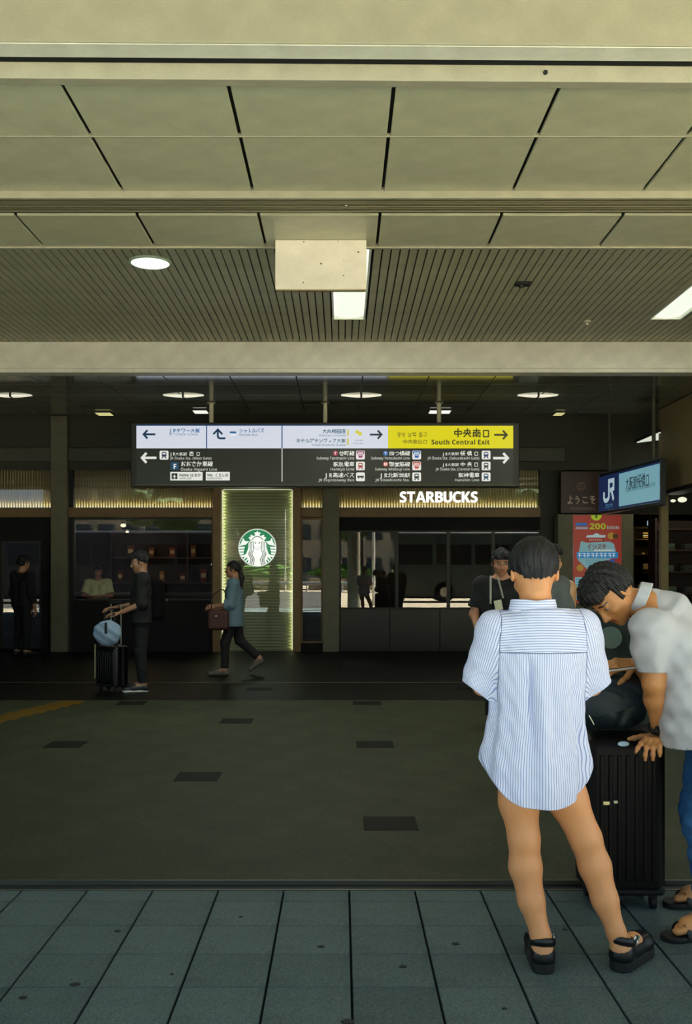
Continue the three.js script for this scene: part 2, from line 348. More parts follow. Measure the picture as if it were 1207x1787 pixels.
// ================================================================ LETTERING (stroke glyphs on a 10 x 10 grid)
const GLYPH = {
  '大': '1383 514419 5489', '阪': '1119 1131243616 4191 414539 5484 8449 5599', '駅': '1117 1141 1343 1545 174749 3137 0809 2829 61919464 616559 7499',
  '西': '1191 1319999313 414527 616575', '口': '2229898222', '中': '1316969313 5059', '央': '25228285 0595 505519 5599',
  '南': '1292 5053 1914949989 3536 7576 3676 2878 5659', '出': '5059 22258582 16199996', 'タ': '4015 328239 3466', 'ワ': '1114 11818449', 'ー': '1595',
  'シ': '2142 1435 296793', 'ャ': '258476 4459', 'ト': '4049 4478', 'ル': '313519 616996', 'バ': '3318 5388 7182 8091', 'ス': '218119 5599',
  '丸': '0373789897 404409 1557', '梅': '0343 2029 2306 2446 5143 5191 5358989353 4696', '田': '1119999111 1595 5159', '店': '5051 1191 111609 5255 5484 4549898545',
  'ホ': '0393 5059 3518 6587', 'テ': '2181 0494 545629', 'グ': '3005 227229 8082 9092', 'ラ': '2181 148439', 'ン': '1244 196792', 'ヴ': '1412727539 4042 8081 9091', 'ィ': '7437 5659', 'ア': '118164 535629',
  'お': '1363 30381826658769 7192', 'さ': '1382 4075 263979', 'か': '03636749 3019 7295', '東': '1191 5059 2226868222 2484 5619 5699',
  '線': '3012330545 2529 1608 3648 5154949151 5292 7479 466659 957799', '関': '19114144 1444 99916164 6494 3676 5559', '空': '5051 14129294 3445 6475 2686 5659 1999',
  '特': '0343 2029 1013 0646 5292 7074 4494 4696 8489 6677', '急': '3013 227276 1474 1676 0709 2739 396979 8799', 'は': '1119 3393 7178 7849485798', 'る': '217125648669494768',
  'く': '702579', 'ろ': '21712564866939', 'し': '30385987', '谷': '3113 6183 5215 5295 3639797636', '町': '0107474101 0444 2127 5191 717969', '四': '1218989212 424536 626686',
  'つ': '1462948749', '橋': '0343 2029 2306 2436 8051 4292 7154 7194 5456868454 49479799 6878', '電': '2080 14129294 5055 3343 6373 2528888525 2686 555999',
  '車': '1191 5059 2226868222 2484 0797', '御': '2002 3004 2429 5031 3464 3262 5259 3868 7179 71919787', '堂': '5052 2132 8172 14139394 3436767434 2787 5659 0999',
  '筋': '2002 1141 6052 5191 131709 13434939 1545 1747 55958978 737659', '高': '5051 1191 3234747232 1915959989 3638787636', '速': '1112 04242709 274999 4191 6068 4345959343 6548 6598',
  '北': '3039 0343 0838 60699997 9365', '新': '2021 0141 1213 3233 0444 0646 2429 2608 2648 9051 515649 5494 7479', '地': '0343 2028 0848 449396 52589897 7076',
  '桜': '0343 2029 2306 2436 5062 7071 9082 635699 847749 4595', '神': '2021 034307 2529 3547 5256969252 5494 7079', 'よ': '505839284789 5383', 'う': '3151 24637549', 'こ': '2272 263888', 'そ': '21712484464879',
  '日': '2229898222 2585', '本': '0292 5059 5206 5296 3777', '!': '5056 5859', 'イ': '8015 5359', '중': '2181 5124 5184 1595 5557 5738597857', '앙': '3113355331 7175 7393 5637597856', '남': '111454 7175 7393 2629797626', '쪽': '1141 3114 3144 5181 7154 7194 5456 1696 278789',
  '출': '5051 2181 5123 5183 1494 5456 268687282999', '구': '218174 0696 5659',
};
function glyphs(c, text, x, y, w, h, weight = 0.12, gap = 0.08) {      // text fitted into the box x, y, w, h
  const n = [...text], ww = n.map((ch) => GLYPH[ch] ? 1 : ch === ' ' ? 0.4 : 0.66), cu = w / ww.reduce((a, b) => a + b, 0); let run = 0; const cw = cu; c.lineCap = 'round'; c.lineJoin = 'round'; c.lineWidth = Math.min(cw, h) * weight; c.strokeStyle = c.fillStyle;
  n.forEach((ch, i) => {
    const x0 = x + run + cw * gap / 2, gw = cu * ww[i] - cw * gap, s = GLYPH[ch]; run += cu * ww[i];
    if (!s) { if (ch !== ' ') { c.save(); c.font = 'bold ' + h * 1.32 + 'px sans-serif'; c.textBaseline = 'alphabetic'; c.textAlign = 'left'; const m = c.measureText(ch).width; c.translate(x0, y + h * 0.97); c.scale(gw / Math.max(m, gw), 1); c.fillText(ch, 0, 0); c.restore(); } return; }
    for (const line of s.split(' ')) { c.beginPath(); for (let k = 0; k < line.length; k += 2) { const X = x0 + (+line[k] + 0.2) / 9.4 * gw, Y = y + (+line[k + 1] + 0.2) / 9.4 * h; k ? c.lineTo(X, Y) : c.moveTo(X, Y); } c.stroke(); }
  });
}
function latin(c, text, x, base, w, size, bold = false, align = 'left') {   // text squeezed to width w
  c.save(); c.font = (bold ? 'bold ' : '') + size + 'px sans-serif'; c.textBaseline = 'alphabetic'; const m = c.measureText(text).width;
  c.translate(align === 'right' ? x - w : x, base); c.scale(w / m, 1); c.fillText(text, 0, 0); c.restore();
}
function canvas(w, h, paint) { const c = document.createElement('canvas'); c.width = w; c.height = h; paint(c.getContext('2d'), w, h); const t = new THREE.CanvasTexture(c); t.colorSpace = THREE.SRGBColorSpace; return t; }
function arrow(c, x0, x1, y, s, lw) {     // horizontal arrow, the head at x1
  const k = Math.sign(x1 - x0); c.lineWidth = lw; c.lineCap = 'butt'; c.lineJoin = 'miter'; c.strokeStyle = c.fillStyle;
  c.beginPath(); c.moveTo(x0, y); c.lineTo(x1 - k * lw * 0.6, y); c.moveTo(x1 - k * s, y - s); c.lineTo(x1 - k * lw * 0.2, y); c.lineTo(x1 - k * s, y + s); c.stroke();
}
function rr(c, x, y, w, h, r) { c.beginPath(); c.roundRect(x, y, w, h, r); c.fill(); }
function trainIcon(c, x, y, s, ink, bus) {
  c.fillStyle = '#f2f2ea'; rr(c, x, y, s, s, s * 0.14); c.fillStyle = ink;
  if (bus) { rr(c, x + s * 0.14, y + s * 0.38, s * 0.74, s * 0.2, s * 0.05); rr(c, x + s * 0.22, y + s * 0.55, s * 0.14, s * 0.14, s * 0.07); rr(c, x + s * 0.62, y + s * 0.55, s * 0.14, s * 0.14, s * 0.07); return; }
  rr(c, x + s * 0.25, y + s * 0.14, s * 0.5, s * 0.55, s * 0.12); c.fillStyle = '#f2f2ea'; rr(c, x + s * 0.33, y + s * 0.24, s * 0.34, s * 0.18, s * 0.03);
  c.fillStyle = ink; c.beginPath(); c.moveTo(x + s * 0.3, y + s * 0.7); c.lineTo(x + s * 0.2, y + s * 0.88); c.lineTo(x + s * 0.33, y + s * 0.88); c.lineTo(x + s * 0.42, y + s * 0.7); c.fill();
  c.beginPath(); c.moveTo(x + s * 0.7, y + s * 0.7); c.lineTo(x + s * 0.8, y + s * 0.88); c.lineTo(x + s * 0.67, y + s * 0.88); c.lineTo(x + s * 0.58, y + s * 0.7); c.fill();
}
function metroIcon(c, x, y, s, ink) { c.fillStyle = '#f2ece8'; rr(c, x, y, s, s, s * 0.14); c.strokeStyle = ink; c.lineWidth = s * 0.13; c.beginPath(); c.moveTo(x + s * 0.14, y + s * 0.34); c.lineTo(x + s * 0.14, y + s * 0.14); c.lineTo(x + s * 0.86, y + s * 0.14); c.lineTo(x + s * 0.86, y + s * 0.34); c.stroke(); c.fillStyle = ink; rr(c, x + s * 0.27, y + s * 0.34, s * 0.46, s * 0.46, s * 0.1); c.fillStyle = '#f2ece8'; rr(c, x + s * 0.34, y + s * 0.42, s * 0.32, s * 0.13, 0); }
function dot(c, x, y, r, col, letter) { c.fillStyle = col; c.beginPath(); c.arc(x, y, r, 0, 7); c.fill(); c.fillStyle = '#fff'; c.font = 'bold ' + r * 1.5 + 'px sans-serif'; c.textAlign = 'center'; c.textBaseline = 'middle'; c.fillText(letter, x, y + r * 0.1); c.textAlign = 'left'; }

const boardPrint = canvas(2048, 324, (c) => {
  const k = 2048 / 657; c.scale(k, k);
  c.fillStyle = '#20241d'; c.fillRect(0, 0, 657, 104);
  c.fillStyle = '#dfe3ef'; c.fillRect(0, 1, 439, 40);
  c.fillStyle = '#e6dc05'; c.fillRect(439, 1.5, 218, 39.5);
  c.fillStyle = '#12467e'; c.fillRect(0, 0, 439, 1.6); c.fillRect(121.5, 0, 1.8, 41); c.fillRect(253, 0, 1.8, 41);
  const navy = '#0f3350', ink = '#1d2130';
  c.fillStyle = navy; arrow(c, 33, 12, 16.5, 7.2, 3.4);
  c.fillStyle = '#25639a'; glyphs(c, 'JPタワー大阪', 58, 6.5, 53, 7, 0.13); c.fillStyle = '#6a8fb4'; latin(c, 'JP TOWER OSAKA', 58, 18.6, 50, 4.6);
  c.strokeStyle = navy; c.lineWidth = 3.2; c.lineJoin = 'miter'; c.beginPath(); c.moveTo(154, 23.5); c.lineTo(146, 23.5); c.quadraticCurveTo(142, 23, 142, 19); c.lineTo(142, 9); c.moveTo(135, 15.5); c.lineTo(142, 8.2); c.lineTo(149, 15.5); c.stroke();
  c.fillStyle = '#2a6aa0'; rr(c, 163, 11.5, 11, 3.4, 1); c.fillStyle = '#f4f6fa'; rr(c, 163, 15, 11, 4, 0.8);
  c.fillStyle = '#41739f'; glyphs(c, 'シャトルバス', 179, 6.2, 44, 7.2, 0.13); latin(c, 'Shuttle Bus', 179, 19.2, 33, 5.2);
  c.fillStyle = '#1f5573'; glyphs(c, '大丸梅田店', 324, 7.3, 41, 7.2, 0.13); c.fillStyle = '#6f93ad'; latin(c, 'Daimaru Umeda', 365, 20.3, 47, 5.4, false, 'right');
  c.fillStyle = '#365f74'; glyphs(c, 'ホテルグランヴィア大阪', 278, 24, 87, 7, 0.12); c.fillStyle = '#53748a'; latin(c, 'Hotel Granvia Osaka', 365, 36.6, 59, 5, false, 'right');
  c.fillStyle = '#cfc53c'; c.fillRect(367.4, 8, 2.6, 11); c.fillRect(367.4, 24, 2.6, 11);
  c.fillStyle = '#dcd53a'; for (const [x, y, r] of [[385, 12.4, 3.2], [390, 15.5, 3.4]]) { c.beginPath(); c.arc(x, y, r, 0, 7); c.fill(); }
  c.fillStyle = '#9a9aa0'; for (let i = 0; i < 5; i++) { c.fillRect(381 + i * 3, 26, 1.3, 2.2); c.fillRect(379 + i * 3.6, 31.4, 1.6, 2.2); }
  c.fillStyle = ink; arrow(c, 407, 428, 17, 7.2, 3.2);
  c.fillStyle = '#77700f'; glyphs(c, '중앙 남쪽 출구', 454, 13, 53, 8, 0.11); glyphs(c, '中央南出口', 464, 25.3, 43, 7.4, 0.12);
  c.fillStyle = '#2c2912'; latin(c, 'South Central Exit', 514, 34, 102, 11.6, true); glyphs(c, '中央南口', 552, 6.6, 65, 14.4, 0.135, 0.16); arrow(c, 624, 646.5, 17.5, 7.4, 3.2);
  // lower field
  const w = '#eef0e6'; c.fillStyle = w; c.fillRect(253.2, 41, 1.6, 58); arrow(c, 35, 9, 57.5, 8.6, 4.4);
  trainIcon(c, 40.5, 45, 15.6, '#23324f'); c.fillStyle = w; glyphs(c, 'JR大阪駅', 59, 48, 29, 5.6, 0.13); glyphs(c, '西口', 90, 46.4, 23, 7.2, 0.14, 0.4); latin(c, 'JR Ōsaka Sta. (West Gate)', 59, 60, 72, 6);
  c.fillStyle = '#204a68'; c.fillRect(60, 65, 13.4, 13.4); c.fillStyle = '#fff'; latin(c, 'F', 64, 76.6, 6.2, 12.5, true);
  c.fillStyle = w; glyphs(c, 'おおさか東線', 77, 63.6, 56, 8.6, 0.14); latin(c, 'Ōsaka Higashi Line', 77, 80, 64, 6.6);
  c.fillStyle = w; rr(c, 59, 82, 56.5, 15, 1); rr(c, 121, 82, 42, 15, 1);
  c.fillStyle = '#1b2a2e'; c.fillRect(61.5, 84.5, 10, 10); c.fillStyle = w; c.beginPath(); for (const [x, y] of [[66.5, 85.3], [67.3, 88.5], [70.6, 90.8], [67.3, 90.3], [67.2, 92.4], [68.4, 93.6], [64.6, 93.6], [65.8, 92.4], [65.7, 90.3], [62.4, 90.8], [65.7, 88.5]]) c.lineTo(x, y); c.fill();
  c.fillStyle = '#3d463f'; glyphs(c, '関空特急', 74.5, 85.6, 17, 4.2, 0.12); glyphs(c, 'はるか', 93.5, 85, 19, 5.2, 0.13); latin(c, 'HARUKA', 74.5, 95.2, 22, 4.4); glyphs(c, '特急', 123.5, 85.6, 10, 4.2, 0.12); glyphs(c, 'くろしお', 136.5, 85, 24, 5.2, 0.13); latin(c, 'KUROSHIO', 123.5, 95.2, 26, 4.4);
  const row = [45, 64, 83];
  const line = (x1, y, jp, jw, en, ew, small) => { c.fillStyle = w; glyphs(c, jp, x1 - jw, y + 0.6, jw, 7.8, 0.14, small ? 0.32 : 0.08); latin(c, en, x1, y + 15.2, ew, 6.2, false, 'right'); };
  line(380, row[0], '谷町線', 27, 'Subway Tanimachi Line', 66); dot(c, 347, row[0] + 4.6, 4.4, '#b0324f', 'T'); metroIcon(c, 383, row[0], 15.4, '#a04a78');
  line(380, row[1], '阪急電車', 37, 'Hankyū Line', 42); trainIcon(c, 383, row[1], 15.4, '#a8453f');
  line(380, row[2], 'JR高速バス', 51, 'JR Expressway Bus', 62); trainIcon(c, 383, row[2], 15.4, '#2c3036', true);
  line(477, row[0], '四つ橋線', 37, 'Subway Yotsubashi Line', 68); dot(c, 434.5, row[0] + 4.6, 4.4, '#2a6cb2', 'Y'); metroIcon(c, 481, row[0], 15.4, '#2368b4');
  line(477, row[1], '御堂筋線', 37, 'Subway Midōsuji Line', 61); dot(c, 434.5, row[1] + 4.6, 4.4, '#d8553a', 'M'); metroIcon(c, 481, row[1], 15.4, '#c9503c');
  line(477, row[2], 'JR北新地駅', 52, 'JR Kitashinchi Sta.', 60); trainIcon(c, 481, row[2], 15.4, '#22343c');
  line(598, row[0], '桜橋口', 35, 'JR Ōsaka Sta. (Sakurabashi Gate)', 90, 1); glyphs(c, 'JR大阪駅', 534, row[0] + 2.6, 28, 5.4, 0.13); trainIcon(c, 602, row[0], 15.4, '#2c3564');
  line(598, row[1], '中央口', 35, 'JR Ōsaka Sta. (Central Gate)', 76, 1); glyphs(c, 'JR大阪駅', 534, row[1] + 2.6, 28, 5.4, 0.13); trainIcon(c, 602, row[1], 15.4, '#384038');
  line(598, row[2], '阪神電車', 37, 'Hanshin Line', 43); trainIcon(c, 602, row[2], 15.4, '#264a66');
  c.fillStyle = w; arrow(c, 622, 648.5, 58, 8.8, 4.4);
});
const printed = (t, power, rough = 0.3) => new THREE.MeshStandardMaterial({ color: 0x080808, roughness: rough, emissive: 0xffffff, emissiveMap: t, emissiveIntensity: power });
// ---- the big direction sign
{
  const d = 15.3, a = at(228, 850, d), b = at(906, 737, d), xc = (a.x + b.x) / 2, w = b.x - a.x, h = b.y - a.y;
  const g = thing('direction_sign', 'wide hanging station direction sign with white and yellow lit fields', 'sign', xc, a.y, -d);
  put('housing', rbox(w, h, 0.22, 0.015).translate(0, h / 2, -0.115), mat(0x23241c, 0.45), g);
  const fa = at(238, 845.5, d), fb = at(895, 741.5, d);
  put('printed_face', new THREE.BoxGeometry(fb.x - fa.x, fb.y - fa.y, 0.012).translate((fa.x + fb.x) / 2 - xc, (fa.y + fb.y) / 2 - a.y, 0), printed(boardPrint, 0.86), g);
  put('bottom_rail', rbox(w - 0.02, 0.018, 0.02, 0.004), mat(0x4a4a3e, 0.35, { metalness: 0.5 }), g, 0, 0.02, 0.006);
  for (const px of [367, 567, 767]) {
    const x = at(px, 700, d).x - xc; put('hanger', cyl(0.035, 0.035, C - b.y - 0.004, 14).translate(0, h + (C - b.y) / 2, -0.11), mat(0xc9c3a4, 0.5), g, x, 0, 0);
    put('hanger_flange', cyl(0.065, 0.065, 0.012, 18), mat(0x8f8a70, 0.5), g, x, h + C - b.y - 0.01, -0.11);
  }
  const wl = at(457, 762, d), yl = at(786, 762, d);
  area(g, new THREE.Color(0.85, 0.9, 1), 0.62, 3.85, 0.34, wl.x - xc, wl.y - a.y, 0.02, wl.x - xc, wl.y - a.y, 3);
  area(g, new THREE.Color(0.85, 0.75, 0.02), 0.62, 1.9, 0.34, yl.x - xc, yl.y - a.y, 0.02, yl.x - xc, yl.y - a.y, 3);
}
// ---- sign of the railway gate on the right, turned to the side
{
  const a = at(1045, 893, 17.2), b = at(1150, 873, 14.7), u = V(b.x - a.x, 0, b.z - a.z), L = u.length(), h = 0.60;
  const g = thing('gate_sign', 'blue and pale turquoise lit gate sign seen at a slant', 'sign', a.x, a.y, a.z, Math.atan2(-u.z, u.x));
  const t = canvas(1024, 256, (c) => {
    c.scale(1024 / L, 256 / h); c.fillStyle = '#16284f'; c.fillRect(0, 0, L, h); c.fillStyle = '#7fb3bf'; c.fillRect(0.92, 0.03, L, h - 0.06);
    c.strokeStyle = '#b9d3dc'; c.lineWidth = 0.075; c.lineJoin = 'miter'; c.lineCap = 'butt'; c.beginPath(); c.moveTo(0.24, 0.28); c.lineTo(0.24, 0.38); c.quadraticCurveTo(0.26, 0.44, 0.36, 0.43); c.quadraticCurveTo(0.47, 0.42, 0.47, 0.34); c.lineTo(0.47, 0.11); c.lineTo(0.68, 0.11); c.lineTo(0.68, 0.25); c.lineTo(0.52, 0.27); c.moveTo(0.58, 0.26); c.lineTo(0.68, 0.44); c.stroke();
    c.fillStyle = '#4f7f9c'; glyphs(c, '西日本', 0.3, 0.49, 0.36, 0.07, 0.13);
    c.fillStyle = '#14262c'; glyphs(c, '大阪駅桜橋口', 1.2, 0.12, 0.95, 0.2, 0.10, 0.08); c.fillStyle = '#2f5560'; latin(c, 'Ōsaka Station Sakurabashi Exit', 1.22, 0.45, 1.15, 0.10);
  });
  put('housing', rbox(L + 0.02, h + 0.1, 0.10, 0.01).translate(L / 2 - 0.01, h / 2, -0.06), mat(0x1d2326, 0.4), g);
  put('printed_face', new THREE.BoxGeometry(L, h, 0.012).translate(L / 2, h / 2, -0.004), printed(t, 0.72), g);
  put('top_rail', rbox(L + 0.06, 0.02, 0.03, 0.004), mat(0x5f7072, 0.35, { metalness: 0.4 }), g, L / 2, h + 0.052, 0.0);
  for (const s of [0.25, 2.1]) put('hanger', cyl(0.03, 0.03, 1.42, 12).translate(0, h + 0.05 + 0.71, 0), mat(0x4a4632, 0.5), g, s, 0, -0.09);
  area(g, new THREE.Color(0.5, 0.72, 0.78), 0.5, L - 0.95, h - 0.1, 0.92 + (L - 0.95) / 2, h / 2, 0.012, 0.92 + (L - 0.95) / 2, h / 2, 2);
}
// ---- welcome board, dark red
{
  const d = 17.55, a = at(978, 896, d), b = at(1062, 822, d);
  const t = canvas(256, 230, (c, w, h) => { c.fillStyle = '#2a140d'; c.fillRect(0, 0, w, h); c.strokeStyle = '#6a4a3a'; c.lineWidth = 4; c.beginPath(); c.arc(w * 0.42, h * 0.36, 22, 0, 7); c.stroke(); for (let i = 0; i < 3; i++) { c.beginPath(); c.moveTo(w * 0.36, h * 0.3 + i * 13); c.lineTo(w * 0.48, h * 0.3 + i * 13); c.stroke(); } c.fillStyle = '#a58f7e'; glyphs(c, 'ようこそ!', w * 0.10, h * 0.58, w * 0.8, h * 0.2, 0.14); c.fillStyle = '#5c4436'; for (let i = 0; i < 9; i++) c.fillRect(w * 0.2 + i * 15, h * 0.86 + (i % 3), 10, 14); });
  const g = thing('welcome_board', 'dark red welcome board behind the blue gate sign', 'sign', (a.x + b.x) / 2, a.y, -d);
  put('board', rbox(b.x - a.x, b.y - a.y, 0.08, 0.01).translate(0, (b.y - a.y) / 2, -0.046), mat(0x2a140d, 0.5), g);
  put('printed_face', new THREE.BoxGeometry(b.x - a.x - 0.02, b.y - a.y - 0.02, 0.01).translate(0, (b.y - a.y) / 2, 0), new THREE.MeshStandardMaterial({ map: t, roughness: 0.4, emissive: 0xffffff, emissiveMap: t, emissiveIntensity: 0.12 }), g);
}
// ---- red lit poster screen in an olive frame
{
  const d = 17.4, a = at(1000, 1052, d), b = at(1084, 899, d), W = b.x - a.x, H = b.y - a.y, xc = (a.x + b.x) / 2;
  const t = canvas(512, 930, (c) => {
    c.scale(512 / 84, 512 / 84); c.fillStyle = '#a3382c'; c.fillRect(0, 0, 84, 153);
    c.fillStyle = '#b6d21c'; c.beginPath(); c.arc(40, 0, 9.5, 0, 7); c.fill(); c.fillStyle = '#123a20'; c.fillRect(38.6, 0, 3, 5);
    c.fillStyle = '#1f69b8'; c.fillRect(4, 13.5, 20, 5); c.fillStyle = '#9fb6c4'; for (let i = 0; i < 6; i++) c.fillRect(4 + i * 3.7, 20.6, 2.8, 3.8); c.fillStyle = '#b5cf22'; latin(c, '200', 28, 24.5, 29, 14, true); c.fillStyle = '#a9b8b4'; for (let i = 0; i < 6; i++) c.fillRect(59 + i * 3.7, 18.6 + (i % 2), 2.2, 5.6 - (i % 2));
    c.fillStyle = '#b9dde0'; c.beginPath(); c.moveTo(22, 39); c.lineTo(24, 35); c.lineTo(34, 34.5); c.lineTo(40, 31); c.lineTo(47, 34.5); c.lineTo(57, 35); c.lineTo(55, 39); c.fill();
    c.fillStyle = '#7a2320'; c.fillRect(25, 41, 28, 4); c.fillStyle = '#d9a7a0'; for (let i = 0; i < 7; i++) c.fillRect(27 + i * 3.4, 41.8, 2.4, 2.4);
    c.fillStyle = '#86b9bf'; c.beginPath(); c.moveTo(10, 62); c.lineTo(13, 46); c.lineTo(18, 46); c.lineTo(22, 48); c.lineTo(64, 46); c.lineTo(71, 50); c.lineTo(74, 62); c.lineTo(74, 72); c.lineTo(50, 84); c.lineTo(40, 94); c.lineTo(24, 94); c.lineTo(8, 78); c.fill();
    c.fillStyle = '#7a4038'; glyphs(c, 'インスタ', 24, 50, 34, 10, 0.16); c.fillStyle = '#e3efe9'; c.fillRect(36, 60, 34, 2.4);
    c.fillStyle = '#1d8fd2'; c.fillRect(6, 64, 72, 11); c.fillStyle = '#dff1f6'; for (let i = 0; i < 9; i++) { c.fillRect(9 + i * 7.4, 66, 5, 1.4); c.fillRect(10 + i * 7.4 + (i % 2) * 2, 66, 1.5, 7.4); c.fillRect(9 + i * 7.4, 69.6, 5.4, 1.2); } c.fillStyle = '#4f9fb4'; for (let i = 0; i < 5; i++) c.fillRect(20 + i * 2, 78 + i * 3.2, 30 - i * 3, 1.2);
    c.fillStyle = '#1552b8'; c.beginPath(); c.moveTo(52, 82); c.lineTo(72, 76); c.lineTo(72, 84); c.lineTo(52, 84); c.fill();
    c.fillStyle = '#b48a2a'; c.beginPath(); c.arc(12, 92, 6, 0, 7); c.fill(); c.beginPath(); c.arc(66, 36, 6, 0, 7); c.fill(); c.fillStyle = '#46391a'; c.fillRect(69, 33, 9, 7);
    c.fillStyle = '#8cc4d6'; c.fillRect(3, 108, 14, 20); c.fillRect(3, 137, 14, 10); c.fillRect(24, 112, 52, 24); c.fillStyle = '#3c97c2'; for (let i = 0; i < 4; i++) { c.fillRect(5, 111 + i * 4.4, 9, 1.8); c.fillRect(28, 116 + i * 4.6, 44, 2); }
  });
  const g = thing('poster_screen', 'lit red and blue advertising screen in an olive frame', 'screen', xc, 0, -d);
  put('pillar_frame', span(at(974, 0, d).x - xc, at(1106, 0, d).x - xc, 0, at(0, 897, d).y, -0.34, -0.03, 0.01), M.column, g);
  put('screen', new THREE.BoxGeometry(W, H, 0.02), printed(t, 0.5), g, 0, (a.y + b.y) / 2, -0.012);
  area(g, new THREE.Color(0.5, 0.3, 0.28), 0.35, W, H, 0, (a.y + b.y) / 2, 0.01, 0, (a.y + b.y) / 2, 2);
}

// ================================================================ THE SHOPFRONT
const FD = 17.9, fx = (px) => (px - CX) * FD / FOCAL, fy = (py) => EYE + (CY - py) * FD / FOCAL;
const Z = -FD;
{
  // dark wall above and beside the openings
  const w = struct('wall_back', 'dark wall above and around the shopfront');
  put('upper_wall', span(-11.5, 12, fy(820), 5.0, Z - 0.12, Z), mat(0x3a3a2c, 0.6, { map: T.plaster }), w);
  put('upper_band', span(-11.5, fx(985), fy(806), fy(782), Z, Z + 0.06, 0.01), mat(0x50513f, 0.5, { map: T.plaster }), w);
  const wp1 = struct('wall_back', 'black pier at the far left of the shopfront'), wp2 = struct('wall_back', 'dark pier right of the cafe doors'), wp3 = struct('wall_back', 'black lintel over the corridor on the right');
  put('left_pier', span(-11.5, fx(-20), 0, fy(820), Z - 0.2, Z), M.void, wp1);
  put('right_pier', span(fx(942), fx(982), 0, fy(820), Z - 0.5, Z), mat(0x2a2920, 0.6, { map: T.plaster }), wp2);
  put('corridor_lintel', span(fx(982), 12, fy(896), fy(820), Z - 0.3, Z - 0.05), M.void, wp3);
  const b = struct('beam', 'brown metal transom below the ribbed light band');
  put('transom', span(fx(-20), fx(372), fy(903), fy(886), Z - 0.1, Z + 0.06, 0.008), M.brown, b);
  put('transom', span(fx(525), fx(942), fy(903), fy(886), Z - 0.1, Z + 0.06, 0.008), M.brown, b);
  put('soffit', span(fx(592), fx(942), fy(925), fy(903), Z - 0.1, Z), M.void, b);
  const c1 = struct('column', 'olive metal column left of the cafe window'); put('shaft', span(fx(92), fx(121), 0, fy(728), Z - 0.1, Z + 0.14, 0.012), M.column, c1);
  put('shadow_gap', span(fx(121), fx(128), 0, fy(820), Z - 0.1, Z + 0.02), M.black, c1);
  const c2 = struct('column', 'olive metal column between narrow pane and cafe doors'); put('shaft', span(fx(563), fx(592), 0, fy(850), Z - 0.1, Z + 0.14, 0.012), M.column, c2);
  const m1 = struct('trim_5', 'dark upright left of the glowing emblem panel'); put('upright', span(fx(372), fx(386.5), 0, fy(851), Z - 0.1, Z + 0.12, 0.008), M.brown, m1);
  const m2 = struct('trim_6', 'brown upright right of the glowing emblem panel'); put('upright', span(fx(511), fx(525), 0, fy(851), Z - 0.1, Z + 0.12, 0.008), M.brown, m2);
}
// ---- ribbed light bands: upright rods lit from a strip at their foot
[[-20, 91, 'far left, beside the olive column'], [128, 371, 'above the left cafe window'], [526, 562, 'short piece above the narrow pane'], [592, 940, 'behind the white letters']].forEach(([p0, p1, where]) => {
  const x0 = fx(p0), x1 = fx(p1), y0 = fy(886), y1 = fy(820), g = thing('ribbed_light_band', 'ribbed metal band glowing at its foot, ' + where, 'light band', (x0 + x1) / 2, y0, Z, 0, 'ribbed light bands over the shopfront');
  const w = x1 - x0, n = Math.max(3, Math.round(w / 0.05));
  put('back_panel', box(w, y1 - y0, 0.02), mat(0x857750, 0.45, { map: T.plaster }), g, 0, (y1 - y0) / 2, -0.09);
  const rods = []; for (let i = 0; i < n; i++) rods.push(cyl(0.011, 0.011, y1 - y0 - 0.004, 8).translate(-w / 2 + (i + 0.5) * w / n, (y1 - y0) / 2, -0.035));
  tag(put('rods', merge(rods), mat(0x8d8460, 0.35, { metalness: 0.3 }), g), null, null, null, 'stuff');
  put('light_strip', box(w - 0.01, 0.045, 0.02), glow(new THREE.Color(1, 0.9, 0.5), 0.85), g, 0, 0.024, -0.068);
  area(g, new THREE.Color(1, 0.9, 0.5), 19, w - 0.02, 0.03, 0, 0.05, -0.055, 0, 2, -0.055);
  put('cover_glass', box(w, y1 - y0, 0.006), M.glass, g, 0, (y1 - y0) / 2, 0.0);
});
// ---- cafe windows
function pane(n, label, p0, p1, q0, q1, opt = {}) {       // glazed opening between façade marks
  const g = struct('window_' + n, label), x0 = fx(p0), x1 = fx(p1), y0 = fy(q1), y1 = fy(q0), f = opt.frame || 0.03, m = opt.mat || M.darksteel;
  put('pane', span(x0 + f * 0.6, x1 - f * 0.6, y0 + f * 0.6, y1 - f * 0.6, Z - 0.004, Z + 0.004), M.glass, g);
  put('frame_side', span(x0, x0 + f, y0, y1, Z - 0.03, Z + 0.03), m, g); put('frame_side', span(x1 - f, x1, y0, y1, Z - 0.03, Z + 0.03), m, g);
  put('frame_top', span(x0 + f, x1 - f, y1 - f, y1, Z - 0.03, Z + 0.03), m, g); put('frame_bottom', span(x0 + f, x1 - f, y0, y0 + f, Z - 0.03, Z + 0.03), m, g);
  return g;
}
pane(1, 'large dark cafe window with warm shelves inside', 128, 372, 904, 1048);
pane(2, 'tall narrow pane between emblem panel and olive column', 525, 563, 904, 1122, { mat: M.brown });
pane(3, 'left glazed cafe door reflecting the street', 592, 692, 926, 1063);
pane(4, 'middle glazed cafe door reflecting the street', 692, 782, 926, 1063);
pane(5, 'right glazed cafe door in the dark', 782, 860, 926, 1063);
pane(6, 'dark cafe pane hidden behind the woman in the striped shirt', 860, 942, 926, 1063);
pane(7, 'dark glass door at the left edge', 2, 72, 944, 1132);
